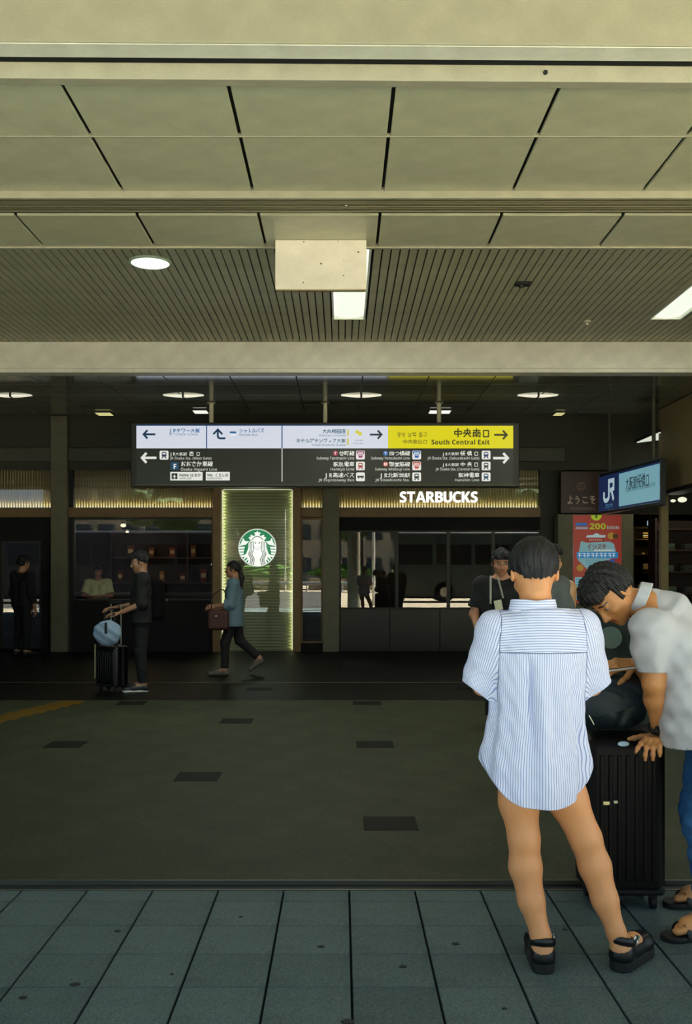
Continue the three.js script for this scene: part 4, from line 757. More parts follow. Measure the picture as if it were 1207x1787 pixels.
function headColor(tone) {
  return (x, y, z) => {
    const X = Math.abs(x), eye = Math.hypot(X - 0.031, y - 0.003, z - 0.0735);
    if (z > 0.07 && eye < 0.0145 && y < 0.0065 && y > -0.003) { const iris = Math.hypot(X - 0.031, y - 0.003) < 0.0058; return iris ? [0.02, 0.012, 0.008] : [0.2, 0.16, 0.13]; }
    if (z > 0.06 && X > 0.012 && X < 0.05 && Math.abs(y - 0.0285 + (X - 0.03) * (X - 0.03) * 8) < 0.0045) return [0.03, 0.02, 0.015];
    if (z > 0.078 && X < 0.024 && y < -0.053 && y > -0.076) return [tone[0] * 0.85, tone[1] * 0.6, tone[2] * 0.62];
    return tone;
  };
}
const headCache = new Map();
function headGeo(tone, cell) { const key = tone.join() + cell; if (!headCache.has(key)) headCache.set(key, net(headField, [-0.1, -0.15, -0.125], [0.1, 0.13, 0.13], cell, { color: headColor(tone) })); return headCache.get(key).clone(); }
const strands = (x, y, z) => 0.0015 * Math.sin(x * 510 + 90 * y) * Math.sin(z * 420 + y * 130) + 0.0015 * Math.sin(x * 260 + 40 * z) * Math.sin(y * 60 + z * 190) + 0.0015 * Math.sin(z * 150 + x * 90) + 0.004 * Math.sin(x * 55 + y * 40 + 2) * Math.sin(z * 48);
const HAIR = {
  nape: (x, y, z) => { let d = ell(x, y, z, 0, 0.034, -0.024, 0.091, 0.100, 0.108) + strands(x, y, z); d = smin(d, ell(x, y, z, 0, -0.04, -0.075, 0.052, 0.055, 0.032) + 0.6 * strands(x, y, z), 0.02); const cut = Math.max(z - 0.035 - 0.5 * (y - 0.05), -1); d = smax(d, Math.min(cut, 0.055 - y + 0.7 * (z - 0.06)), 0.008); return smax(d, 0.004 - y - 0.95 * Math.max(0, -z - 0.025) + 0.006 * Math.sin(x * 91 + 1) * Math.sin(x * 37) + 0.004 * Math.sin(x * 333 + 60 * z) + 0.003 * Math.sin(x * 610), 0.006); },
  short: (x, y, z) => { let d = ell(x, y, z, 0, 0.036, -0.012, 0.090, 0.104, 0.112) + strands(x, y, z) * 2.2; d = smin(d, ell(x, y, z, 0, 0.085, 0.055, 0.066, 0.038, 0.05) + strands(x, y, z) * 1.5, 0.03); d = smax(d, Math.min(z - 0.02, 0.048 - y), 0.006); return smax(d, -0.022 - y - 0.55 * Math.max(0, -z) + 0.004 * Math.sin(x * 240), 0.005); },
  long: (x, y, z) => { let d = ell(x, y, z, 0, 0.032, -0.015, 0.086, 0.098, 0.106) + strands(x, y, z); d = smax(d, Math.min(z - 0.03, 0.05 - y), 0.006); d = smax(d, -0.06 - y, 0.01); d = smin(d, bone([V(0, 0.01, -0.10), V(0, -0.12, -0.13), 0.03, 0.034], x, y, z), 0.03); return smin(d, bone([V(0, -0.12, -0.13), V(0.01, -0.30, -0.115), 0.034, 0.012], x, y, z) + strands(x, y, z), 0.02); },
  cap: (x, y, z) => { let d = ell(x, y, z, 0, 0.040, -0.010, 0.090, 0.088, 0.108); d = smax(d, 0.030 - y, 0.005); return smin(d, ell(x, y, z, 0, 0.040, 0.115, 0.062, 0.008, 0.055), 0.012); },
};
const hairCache = new Map();
function hairGeo(style, cell) { const k = style + cell; if (!hairCache.has(k)) hairCache.set(k, net(HAIR[style], [-0.12, style === 'long' ? -0.33 : -0.12, -0.18], [0.12, 0.16, 0.2], cell)); return hairCache.get(k).clone(); }
function frameOf(fwd, up) { const f = fwd.clone().normalize(), s = up.clone().cross(f).normalize(), u = f.clone().cross(s); return new THREE.Matrix4().makeBasis(s, u, f); }

// ---- hand: wrist, direction of the fingers, outward normal of the back of the hand, side (+1: thumb towards dir x normal)
function handBones(w, dir, back, side, o = {}) {
  const f = dir.clone().normalize(), n = back.clone().addScaledVector(f, -back.dot(f)).normalize(), s = f.clone().cross(n).multiplyScalar(side), S = o.size || 1, out = [];
  const P = (a, b, c) => w.clone().addScaledVector(f, a * S).addScaledVector(s, b * S).addScaledVector(n, c * S);
  const base = [0.028, 0.010, -0.009, -0.027], len = [[0.042, 0.026, 0.02], [0.046, 0.030, 0.022], [0.042, 0.028, 0.021], [0.033, 0.022, 0.018]], reach = [0.088, 0.091, 0.087, 0.079], curl = o.curl || [0.25, 0.3, 0.35, 0.4], spread = o.spread === undefined ? 0.10 : o.spread;
  for (let i = 0; i < 4; i++) {
    const k = P(reach[i], base[i], 0); out.push([P(0.005, base[i] * 0.6, 0), k, 0.0125 * S, 0.0105 * S]);
    let p = k, a = curl[i] * 0.8; const fan = spread * (1.5 - i);
    for (let j = 0; j < 3; j++) { const v = f.clone().multiplyScalar(Math.cos(a)).addScaledVector(n, -Math.sin(a)).addScaledVector(s, fan * Math.cos(a)).normalize(), q = p.clone().addScaledVector(v, len[i][j] * S); out.push([p, q, (0.0098 - 0.0009 * j) * S, (0.0090 - 0.0011 * j) * S]); p = q; a += curl[i] * (j ? 0.7 : 1); }
  }
  let p = P(0.022, 0.022, -0.006); const td = o.thumb || [0.62, 0.66, -0.35], t1 = f.clone().multiplyScalar(td[0]).addScaledVector(s, td[1]).addScaledVector(n, td[2]).normalize(), t2 = t1.clone().addScaledVector(f, 0.55).normalize();
  const a = p.clone().addScaledVector(t1, 0.044 * S), b = a.clone().addScaledVector(t2, 0.030 * S), c = b.clone().addScaledVector(t2, 0.024 * S); out.push([p, a, 0.015 * S, 0.0115 * S], [a, b, 0.0110 * S, 0.0100 * S], [b, c, 0.0100 * S, 0.008 * S]);
  return out;
}
const tint = (geo, c) => { const a = geo.attributes.color; for (let i = 0; i < a.count; i++) a.setXYZ(i, c[0], c[1], c[2]); return geo; };
const skinMat = mat(0xffffff, 0.48, { vertexColors: true });
const hairMat = mat(0x080605, 0.62), tees = new Map();
const cloth = (c, r = 0.85) => { const k = c + '_' + r; if (!tees.has(k)) tees.set(k, mat(c, r, { map: T.cloth })); return tees.get(k); };

// ---- a whole figure from joints given as fractions of its height (facing +z, its left hand at +x)
function figure(o) {
  const H = o.H, g = thing('person', o.label, 'person', o.x, o.y || 0, o.z, o.yaw || 0, o.group), cell = o.cell || 0.014;
  const J = Object.assign({ head: [0, 0.925, 0.012], neck: [0, 0.835, -0.008], chest: [0, 0.72, 0], pelvis: [0, 0.53, 0], shL: [0.105, 0.80, -0.005], shR: [-0.105, 0.80, -0.005], elL: [0.128, 0.63, -0.01], elR: [-0.128, 0.63, -0.01], wrL: [0.132, 0.49, 0.03], wrR: [-0.132, 0.49, 0.03], hipL: [0.05, 0.51, 0], hipR: [-0.05, 0.51, 0], knL: [0.054, 0.285, 0.008], knR: [-0.054, 0.285, 0.008], anL: [0.056, 0.05, -0.015], anR: [-0.056, 0.05, -0.015], toL: [0.066, 0.018, 0.115], toR: [-0.066, 0.018, 0.115] }, o.j || {});
  const j = {}; for (const k in J) j[k] = V(J[k][0] * H, J[k][1] * H, J[k][2] * H);
  const b = o.build || 1, r = (v) => v * H * b, P = (p, q, t) => p.clone().lerp(q, t);
  const body = [[j.head.clone().add(V(0, -0.06, -0.03)), j.neck, r(0.034), r(0.036)], [j.neck, P(j.shL, j.neck, 0.15), r(0.03), r(0.034)], [j.neck, P(j.shR, j.neck, 0.15), r(0.03), r(0.034)]];
  for (const s of ['L', 'R']) {
    const c = P(j.chest, j['sh' + s], 0.45).setY(j.chest.y);
    body.push([j['sh' + s], c, r(0.036), r(0.056)], [c, j['hip' + s], r(0.056), r(0.058)], [j['sh' + s], j['el' + s], r(0.031), r(0.025)], [j['el' + s], j['wr' + s], r(0.025), r(0.016)]);
    body.push([j['hip' + s], j['kn' + s], r(0.052), r(0.033)], [j['kn' + s], P(j['kn' + s], j['an' + s], 0.3), r(0.031), r(0.033)], [P(j['kn' + s], j['an' + s], 0.3), j['an' + s], r(0.033), r(0.021)], [j['an' + s], j['to' + s], r(0.022), r(0.016)]);
  }
  const tone = o.tone || [0.42, 0.22, 0.11];
  const parts = [tint(meshBones(body, 0.03, cell), tone)];
  const fwd = V(0, 0, 1), hd = o.look || [0, 0]; fwd.applyEuler(new THREE.Euler(-hd[1], hd[0], 0, 'YXZ')); const up = V(0, 1, 0).applyEuler(new THREE.Euler(-hd[1], hd[0], 0, 'YXZ'));
  const k = H / 1.66, HM = frameOf(fwd, up).scale(V(k, k, k)).setPosition(j.head);
  parts.push(headGeo(tone, o.headCell || 0.006).applyMatrix4(HM));
  for (const s of ['L', 'R']) {
    const dir = o['hand' + s] ? V(...o['hand' + s]) : j['wr' + s].clone().sub(j['el' + s]), back = o['back' + s] ? V(...o['back' + s]) : V(s === 'L' ? 1 : -1, 0, 0);
    parts.push(tint(meshBones(handBones(j['wr' + s], dir, back, s === 'L' ? -1 : 1, { size: k * 0.98, curl: o.curl || [0.35, 0.4, 0.45, 0.5] }), 0.010, 0.0058), tone));
  }
  put('body', merge(parts), skinMat, g);
  // clothes
  const grow = r(0.010), tb = []; const sl = o.sleeve === undefined ? 0.75 : o.sleeve;
  if (o.top) {
    for (const s of ['L', 'R']) {
      const c = P(j.chest, j['sh' + s], 0.45).setY(j.chest.y), hem = j['hip' + s].clone(); hem.y = (o.hem || 0.49) * H; hem.addScaledVector(V(0, 0, 0), 1);
      tb.push([j['sh' + s], c, r(0.042) + grow, r(0.062) + grow], [c, hem, r(0.062) + grow, r(o.flare || 0.068) + grow], [j.neck.clone().add(V(0, -0.03 * H, 0)), j['sh' + s], r(0.032) + grow, r(0.036) + grow]);
      if (sl > 0) { if (sl <= 1) tb.push([j['sh' + s], P(j['sh' + s], j['el' + s], sl), r(0.038) + grow, r(o.cuff || 0.036) + grow, 1]); else { tb.push([j['sh' + s], j['el' + s], r(0.038) + grow, r(0.032) + grow]); tb.push([j['el' + s], P(j['el' + s], j['wr' + s], sl - 1), r(0.032) + grow, r(o.cuff || 0.026) + grow, 1]); } }
    }
    if (sl === 0) tb.forEach((t) => { for (const q of [0, 1]) for (const s of ['L', 'R']) if (t[q] === j['sh' + s]) { t[q] = P(j['sh' + s], j.neck, 0.42); t[q + 2] = r(0.034) + grow; } });
    const hemY = (o.hem || 0.49) * H, ny = j.neck.y + 0.012 * H;
    put('shirt', meshBones(tb, 0.035, cell * 0.9, { mod: (d, x, y, z) => Math.max(d + 0.004 * Math.sin(x * 34 + y * 19) * Math.sin(y * 27 + z * 31), hemY - y, y - ny - 0.2 * Math.abs(x)) }), o.top, g);
  }
  if (o.bottom) {
    const pb = [], len = o.leg === undefined ? 0.93 : o.leg;
    for (const s of ['L', 'R']) { pb.push([j.pelvis, j['hip' + s], r(0.058), r(0.060)], [j['hip' + s].clone().add(V(0, 0.05 * H, 0)), j['hip' + s], r(0.058), r(0.062)], [j['hip' + s], j['kn' + s], r(0.060), r(0.042)], [j['kn' + s], P(j['kn' + s], j['an' + s], len), r(0.042), r(o.ankle || 0.034), 1]); }
    put('trousers', meshBones(pb, 0.03, cell * 0.9, { mod: (d, x, y, z) => d + 0.003 * Math.sin(y * 60 + x * 25) * Math.sin(z * 30 + y * 18) }), o.bottom, g);
  }
  for (const s of ['L', 'R']) {
    const an = j['an' + s], to = j['to' + s], dir = to.clone().sub(an).setY(0).normalize(), heel = an.clone().addScaledVector(dir, -0.012 * H); heel.y = an.y - 0.026 * H;
    const sole = [[heel.clone().add(V(0, -0.012 * H, 0)), to.clone().add(V(0, -0.004 * H, 0)), r(0.020), r(0.020)]];
    const fl = Math.min(heel.y - 0.03 * H, to.y - 0.018 * H);
    const sh = put('shoe', meshBones([[heel, to, r(0.024), r(0.022)], [an.clone().add(V(0, -0.012 * H, 0)), heel, r(0.024), r(0.024)], [an.clone().add(V(0, -0.015 * H, 0)), P(an, to, 0.6), r(0.022), r(0.022)]], 0.02, 0.008, { mod: (d, x, y, z) => Math.max(d, o.raised === s ? -1 : 0.004 - y) }), o.shoe || cloth(0x14130f, 0.6), g);
    if (o.sole) put('sole', meshBones(sole, 0.01, 0.008, { mod: (d, x, y, z) => Math.max(d - 0.006, 0.0005 - y, y - 0.028) }), o.sole, sh);
  }
  if (o.hair) { const hm = hairGeo(o.hair, o.headCell ? o.headCell : 0.0065).applyMatrix4(HM); put(o.hair === 'cap' ? 'cap' : 'hair', hm, o.hair === 'cap' ? cloth(0x15140f) : hairMat, g); if (o.hair === 'cap') put('hair', hairGeo('short', 0.0065).applyMatrix4(HM), hairMat, g); }
  g.userData.j = null; delete g.userData.j; return { g, j, HM, H };
}

// ================================================================ PEOPLE FURTHER BACK
const flo = (px, py) => { const d = FOCAL * EYE / (py - CY), p = at(px, py, d); return p; };
// man with rolling suitcase, in profile, facing left
{
  const p = flo(246, 1206), f = figure({ label: 'person in black with backpack and dark suitcase at the left', x: p.x, z: p.z, yaw: -Math.PI / 2 + 0.25, H: 1.70, top: cloth(0x0f0f0e), bottom: cloth(0x0d0d0d), hair: 'short', shoe: cloth(0x15151a, 0.5), sole: mat(0xd8d4c2, 0.6), look: [0, -0.25], tone: [0.34, 0.17, 0.09], sleeve: 1.15,
    j: { elR: [-0.125, 0.62, 0.02], wrR: [-0.10, 0.60, 0.17], elL: [0.13, 0.63, 0.0], wrL: [0.09, 0.565, 0.15], toL: [0.066, 0.018, 0.11] }, handR: [0, -0.1, 1], backR: [0, 1, 0], handL: [0, -0.05, 1], backL: [0, 1, 0] });
  const bp = thing('backpack', 'black backpack worn by the person with the dark suitcase', 'backpack', p.x + 0.175, 0.86, p.z - 0.045, -Math.PI / 2 + 0.25);
  put('bag', rbox(0.30, 0.50, 0.19, 0.07, 4).translate(0, 0.25, 0), stone(0x0c0c0b, 0.9, 0.2), bp); put('pocket', rbox(0.22, 0.20, 0.05, 0.02, 3).translate(0, 0.14, -0.105), stone(0x10100f, 0.9, 0.2), bp); put('zip_pull', rbox(0.012, 0.03, 0.006, 0.002), M.steel, bp, 0.05, 0.25, -0.13);
}
function suitcase(name, label, x, z, turn, w, h, dp, body, opt = {}) {
  const g = thing(name, label, 'suitcase', x, 0, z, turn), base = 0.06;
  put('shell', rbox(w, h - base, dp, 0.05, 4).translate(0, base + (h - base) / 2, 0), body, g);
  const rib = rbox(0.018, h - base - 0.14, 0.012, 0.005, 2); for (let i = 0; i < 7; i++) { const X = -w / 2 + 0.06 + i * (w - 0.12) / 6; put('rib', rib, body, g, X, base + (h - base) / 2, dp / 2 + 0.003); }
  put('zip_band', rbox(0.012, h - base - 0.04, dp * 0.16, 0.004), M.black, g, w / 2 + 0.001, base + (h - base) / 2, 0);
  put('corner_guard', rbox(w * 0.96, 0.05, dp * 0.98, 0.02, 2), M.black, g, 0, base + 0.03, 0);
  for (const sx of [-1, 1]) for (const sz of [-1, 1]) { const wh = put('wheel', cyl(0.028, 0.028, 0.022, 18).rotateZ(Math.PI / 2), M.black, g, sx * (w / 2 - 0.05), 0.029, sz * (dp / 2 - 0.05)); put('fork', rbox(0.035, 0.03, 0.03, 0.006), M.darksteel, wh, 0, 0.03, 0); }
  if (!opt.bare) { const hg = new THREE.TubeGeometry(new THREE.CatmullRomCurve3([V(-0.09, h - 0.005, 0), V(-0.075, h + 0.024, 0), V(0, h + 0.03, 0), V(0.075, h + 0.024, 0), V(0.09, h - 0.005, 0)]), 20, 0.010, 8); put('carry_handle', hg, M.black, g); }
  if (opt.pull) { for (const s of [-0.08, 0.08]) put('pull_bar', cyl(0.008, 0.008, opt.pull, 10).translate(s, h + opt.pull / 2 - 0.02, -dp / 2 + 0.05), M.steel, g); put('pull_grip', rbox(0.22, 0.035, 0.035, 0.012, 2), M.black, g, 0, h + opt.pull - 0.005, -dp / 2 + 0.05); }
  return g;
}
{
  const p = flo(195, 1206), g = suitcase('suitcase', 'dark suitcase with raised pull handle beside the person in black', p.x, p.z - 0.02, -0.5, 0.34, 0.56, 0.24, mat(0x0c0c0e, 0.25), { pull: 0.52 });
  put('painted_glint', rbox(0.02, 0.42, 0.012, 0.004), mat(0x8a8460, 0.5), g, -0.165, 0.36, 0.12);  // light reflected on the case edge, painted as a pale strip
  const q = at(188, 1103, 11.6), bag = thing('shoulder_bag', 'pale blue round bag hanging on the suitcase handle', 'bag', q.x, q.y - 0.15, q.z + 0.02);
  put('pouch', net((x, y, z) => ell(x, y, z, 0, 0.14, 0, 0.165, 0.15, 0.075) + 0.008 * Math.sin(x * 40 + y * 22) * Math.sin(y * 35), [-0.2, -0.03, -0.1], [0.2, 0.32, 0.1], 0.01), cloth(0x8fa6bd, 0.8), bag);
  put('strap', new THREE.TubeGeometry(new THREE.CatmullRomCurve3([V(-0.05, 0.24, 0.0), V(-0.02, 0.38, -0.03), V(0.03, 0.42, -0.05), V(0.07, 0.36, -0.03), V(0.08, 0.24, 0)]), 24, 0.008, 8), M.black, bag); put('front_tab', rbox(0.03, 0.13, 0.008, 0.003), M.black, bag, 0.0, 0.2, 0.075);
}
// walking woman in a blue-grey blouse, stepping left
{
  const p = flo(408, 1178), f = figure({ label: 'person with long dark ponytail in blue grey blouse walking left', x: p.x, z: p.z, yaw: -Math.PI / 2, H: 1.60, top: cloth(0x6a8490), bottom: cloth(0x171413), hair: 'long', tone: [0.36, 0.17, 0.09], sleeve: 1.3, hem: 0.43, flare: 0.072, cuff: 0.05, look: [0, -0.05], shoe: cloth(0x6b6152, 0.7),
    j: { anL: [0.05, 0.05, 0.075], knL: [0.05, 0.29, 0.07], toL: [0.055, 0.018, 0.20], knR: [-0.05, 0.30, -0.045], anR: [-0.05, 0.145, -0.22], toR: [-0.055, 0.045, -0.14], elL: [0.12, 0.62, 0.02], wrL: [0.09, 0.61, 0.15], elR: [-0.12, 0.62, -0.03], wrR: [-0.10, 0.58, 0.12] }, raised: 'R', handL: [0, -0.15, 1], backL: [1, 0.4, 0] });
  const q = at(383, 1075, 13.75), bag = thing('handbag', 'dull red brown handbag carried by the walking person', 'bag', q.x, q.y - 0.19, q.z + 0.16);
  put('pouch', rbox(0.30, 0.28, 0.12, 0.05, 4).translate(0, 0.14, 0), cloth(0x4a2419, 0.6), bag); put('strap', new THREE.TubeGeometry(new THREE.CatmullRomCurve3([V(-0.1, 0.27, 0), V(-0.07, 0.48, -0.03), V(0.06, 0.56, -0.05), V(0.11, 0.46, -0.04), V(0.1, 0.27, 0)]), 24, 0.008, 8), cloth(0x3a1c13, 0.6), bag); put('clasp', rbox(0.03, 0.02, 0.01, 0.003), M.steel, bag, -0.02, 0.2, 0.062);
}
// someone sitting behind the cafe window
{
  const p = at(171, 1015, 18.7); const f = figure({ label: 'person in pale yellow shirt seated behind the cafe window', x: p.x, y: -0.10, z: p.z, yaw: 0.1, H: 1.66, top: cloth(0xd8d6a0), bottom: cloth(0x1c1a18), hair: 'short', tone: [0.35, 0.15, 0.09], sleeve: 0.85, cuff: 0.04, j: { elL: [0.15, 0.66, 0.05], wrL: [0.04, 0.645, 0.15], elR: [-0.15, 0.66, 0.05], wrR: [-0.05, 0.645, 0.15], knL: [0.06, 0.50, 0.24], anL: [0.06, 0.27, 0.22], toL: [0.06, 0.235, 0.34], knR: [-0.06, 0.50, 0.24], anR: [-0.06, 0.27, 0.22], toR: [-0.06, 0.235, 0.34] }, raised: 'L' });
  const st = thing('stool', 'dark cafe stool under the seated person', 'stool', p.x, 0, p.z - 0.02); put('seat', cyl(0.19, 0.19, 0.05, 24).translate(0, 0.635, 0), M.brown, st); put('pole', cyl(0.03, 0.03, 0.60, 12).translate(0, 0.31, 0), M.darksteel, st); put('foot', cyl(0.2, 0.22, 0.02, 24).translate(0, 0.011, 0), M.darksteel, st);
}
// dark figures by the left door and near the women
{
  const p = at(40, 1000, 16.9); figure({ label: 'dark standing person before the glass door at the left edge', x: p.x, z: p.z, yaw: 2.6, H: 1.72, top: cloth(0x0e0e0d), bottom: cloth(0x0c0c0c), hair: 'short', sleeve: 1.7, j: { knL: [0.08, 0.285, 0.02], anL: [0.095, 0.05, 0], toL: [0.11, 0.018, 0.11] } });
  const q = at(874, 1000, 9.2); figure({ label: 'person in black with pale shoulder strap behind the woman in the striped shirt', x: q.x, z: q.z, yaw: -0.2, H: 1.66, top: cloth(0x10100f), bottom: cloth(0x121211), hair: 'short', tone: [0.42, 0.19, 0.1], sleeve: 0.8, look: [0.2, -0.2], j: { elR: [-0.15, 0.64, 0.02], wrR: [-0.125, 0.555, 0.1] } });
  const b = thing('badge_lanyard', 'pale lanyard and badge worn by the person in black', 'badge', q.x - 0.05, 1.05, q.z + 0.155, -0.2);
  put('strap', rbox(0.018, 0.26, 0.006, 0.002).translate(-0.07, 0.24, 0), mat(0xa8a898, 0.6), b); put('strap', rbox(0.016, 0.20, 0.006, 0.002).rotateZ(0.25).translate(0.02, 0.26, 0), mat(0x9a9a86, 0.6), b); put('badge', rbox(0.07, 0.09, 0.008, 0.003).rotateZ(0.2).translate(0.0, 0.10, 0.0), mat(0xc9c7a6, 0.5), b);
  const s = at(957, 1000, 7.4); figure({ label: 'passer-by in grey sleeveless top half hidden behind the woman', x: s.x, z: s.z, yaw: 0.3, H: 1.66, top: cloth(0x5f6664), bottom: cloth(0x23242a), hair: 'short', tone: [0.46, 0.25, 0.11], sleeve: 0, j: { elL: [0.115, 0.64, 0.0], wrL: [0.125, 0.5, 0.04] } });
}

// ================================================================ THE COUPLE IN FRONT
const stripeTex = (() => { const t = tex(64, 1, (u) => { const s = Math.abs(((u * 2) % 1) - 0.5) * 2, k = smooth(0.55, 0.85, s); return [mixn(0.92, 0.60, k), mixn(0.93, 0.64, k), mixn(0.985, 0.82, k)]; }); t.repeat.set(1 / 0.0185, 1); return t; })();
const striped = mat(0xf4f3f8, 0.85, { map: stripeTex });
// ---- woman in the striped shirt, seen from behind
{
  const D = 3.66, bx = 0.74, g = thing('person', 'person with bare legs in oversized white and blue striped shirt seen from behind', 'person', bx, 0, -D);
  const w = (px, py, dz = 0) => { const p = at(px, py, D); return V(p.x - bx, p.y, dz); };
  const tone = [0.70, 0.31, 0.125];
  const legL = [w(902, 1330, 0), w(905, 1400, 0), w(913, 1462, 0.01), w(916, 1512, 0.005), w(925, 1569, 0.02), w(939, 1625, 0.045), w(942, 1655, 0.05)], rL = [0.082, 0.072, 0.0565, 0.0585, 0.047, 0.0345, 0.034];
  const legR = [w(972, 1330, 0), w(990, 1395, 0), w(1021, 1462, 0.0), w(1038, 1512, -0.005), w(1054, 1569, 0.01), w(1071, 1622, 0.03), w(1079, 1650, 0.035)], rR = [0.082, 0.073, 0.0575, 0.058, 0.047, 0.033, 0.033];
  const bones = []; for (let i = 0; i < 6; i++) { bones.push([legL[i], legL[i + 1], rL[i], rL[i + 1]], [legR[i], legR[i + 1], rR[i], rR[i + 1]]); }
  const fL = V(0.10, 0, -1).normalize(), fR = V(0.66, 0, -0.75).normalize();
  for (const [a, f] of [[legL[6], fL], [legR[6], fR]]) { const h = a.clone().setY(0.072); bones.push([a, h, 0.033, 0.031], [h, h.clone().addScaledVector(f, 0.10).setY(0.072), 0.03, 0.034], [a, h.clone().addScaledVector(f, 0.10).setY(0.072), 0.03, 0.03]); }
  bones.push([V(-0.07, 0.80, -0.01), V(-0.06, 1.05, -0.02), 0.095, 0.085], [V(0.05, 0.80, -0.01), V(0.05, 1.05, -0.02), 0.095, 0.085], [V(-0.06, 1.05, -0.01), V(-0.11, 1.245, -0.02), 0.095, 0.055], [V(0.05, 1.05, -0.01), V(0.11, 1.245, -0.02), 0.095, 0.055], [V(-0.11, 1.245, -0.02), V(-0.02, 1.31, -0.03), 0.05, 0.05], [V(0.11, 1.245, -0.02), V(-0.01, 1.31, -0.03), 0.05, 0.05]);
  const nb = w(937, 1062, -0.02), hc = V(w(937, 990).x, 1.452, -0.065);
  bones.push([nb, V(hc.x, 1.405, -0.042), 0.062, 0.056]);
  for (const s of [-1, 1]) bones.push([V(s * 0.14, 1.25, -0.03), V(s * 0.205, 1.03, -0.07), 0.042, 0.036], [V(s * 0.205, 1.03, -0.07), V(s * 0.10, 1.06, -0.27), 0.036, 0.024]);
  const HM = frameOf(V(0.03, -0.42, -0.9), V(0, 1, -0.42)).scale(V(1.03, 1.0, 1.03)).setPosition(hc);
  const parts = [tint(meshBones(bones, 0.022, 0.0085), tone), headGeo(tone, 0.004).applyMatrix4(HM)];
  for (const s of [-1, 1]) parts.push(tint(meshBones(handBones(V(s * 0.10, 1.06, -0.27), V(-s * 0.35, 0.15, -1), V(0, 1, 0.2), s > 0 ? -1 : 1, { size: 0.95, curl: [0.5, 0.6, 0.65, 0.7] }), 0.010, 0.004), tone));
  put('body', merge(parts), skinMat, g);
  put('hair', hairGeo('nape', 0.0035).applyMatrix4(HM), hairMat, g);
  // shirt: one field, cut into yoke, back and front, sleeves
  const prof = [[0.58, 0.212, 0.165], [0.70, 0.214, 0.165], [0.77, 0.208, 0.16], [0.88, 0.182, 0.15], [0.97, 0.174, 0.142], [1.08, 0.180, 0.135], [1.18, 0.190, 0.125], [1.24, 0.187, 0.112], [1.275, 0.168, 0.10], [1.298, 0.138, 0.092], [1.315, 0.106, 0.085], [1.335, 0.085, 0.075]];
  const sect = (y) => { let i = 0; while (i < prof.length - 2 && y > prof[i + 1][0]) i++; const a = prof[i], b = prof[i + 1], t = clamp((y - a[0]) / (b[0] - a[0])), s = t; return [mixn(a[1], b[1], s), mixn(a[2], b[2], s)]; };
  const cx = (y) => mixn(-0.018, -0.002, smooth(0.8, 1.25, y)), cz = -0.005;
  const slv = { L: [w(866, 1098, -0.01), w(832, 1208, -0.035)], R: [w(1014, 1098, -0.01), w(1044, 1206, -0.035)] };
  const slN = { L: V(-0.60, -0.80, 0).normalize(), R: V(0.55, -0.83, 0).normalize() };
  const ang = (x, y, z) => { const s = sect(y); return Math.atan2((x - cx(y)) / s[0], (z - cz) / s[1]); };
  const sleeveD = (k, x, y, z) => { const [a, b] = slv[k]; let d = bone([a, b.clone().addScaledVector(b.clone().sub(a).normalize(), 0.06), 0.074, 0.058], x, y, z); d += 0.004 * Math.sin(y * 52 + x * 30) * Math.sin(z * 40 + y * 20); return d; };
  const field = (x, y, z) => {
    const s = sect(y), c = cx(y), X = (x - c) / s[0], Zq = (z - cz) / s[1], k = Math.hypot(X, Zq); let d = (k - 1) * Math.min(s[0], s[1]) * 1.06; const th = Math.atan2(X, Zq);
    if (y < 1.17) {                                   // hanging cloth: box pleat, soft vertical folds, side slit
      const f = smooth(1.17, 0.95, y), back = Zq > 0 ? 1 : 0;
      d += back * 0.022 * smooth(1.165, 1.11, y) * smooth(0.78, 1.0, y) * Math.exp(-Math.pow((x + 0.062 - 0.02 * (1.1 - y)) / 0.009, 2));
      d += back * 0.010 * smooth(1.15, 1.0, y) * smooth(0.7, 0.95, y) * Math.exp(-Math.pow((x - 0.012) / 0.014, 2));
      d -= back * 0.008 * f * Math.exp(-Math.pow((x + 0.025) / 0.03, 2));
      d += f * (0.006 * Math.sin(th * 7 + 1.2 + y * 3) + 0.004 * Math.sin(th * 13 + y * 5));
      const wv = 0.05 + Math.max(0, 0.93 - y) * 0.5; if (y < 0.95) d += 0.028 * smooth(0.945, 0.86, y) * Math.exp(-Math.pow((th - 0.90) / wv, 2));
    }
    d += 0.0025 * Math.sin(y * 70 + th * 9) * Math.sin(th * 11);
    return d;
  };
  const whole = (x, y, z) => { let d = field(x, y, z); for (const k of ['L', 'R']) d = smin(d, sleeveD(k, x, y, z), 0.045); return d; };
  const hem = (x, y, z) => { const s = sect(y), X = clamp(Math.abs((x - cx(y)) / s[0]), 0, 1.3); return z > cz - 0.02 ? 0.614 + 0.165 * Math.pow(X, 3.2) : 0.64 + 0.12 * Math.pow(X, 3); };
  const YK = 1.168, arm = (k, x, y, z) => { const s = k === 'L' ? -1 : 1; return s * (x - cx(1.1)) - (0.158 + 0.10 * (1.2 - y) * (y > 1.2 ? 1 : 0.15)); };   // > 0 outside the armhole
  const bodyF = (x, y, z) => Math.max(whole(x, y, z), y - YK, hem(x, y, z) - y, arm('L', x, y, z) > 0 && y > 1.0 ? Math.min(arm('L', x, y, z), 0.01) : -1, arm('R', x, y, z) > 0 && y > 1.0 ? Math.min(arm('R', x, y, z), 0.01) : -1);
  const uvBody = (x, y, z) => [ang(x, y, z) * 0.205, y];
  put('back_panel', net((x, y, z) => Math.max(y > 1.0 ? whole(x, y, z) : field(x, y, z), y - YK + 0.001, hem(x, y, z) - y, y > 0.985 ? arm('L', x, y, z) : -1, y > 0.985 ? arm('R', x, y, z) : -1), [-0.27, 0.58, -0.21], [0.27, YK + 0.01, 0.21], 0.0048, { uv: uvBody }), striped, g);
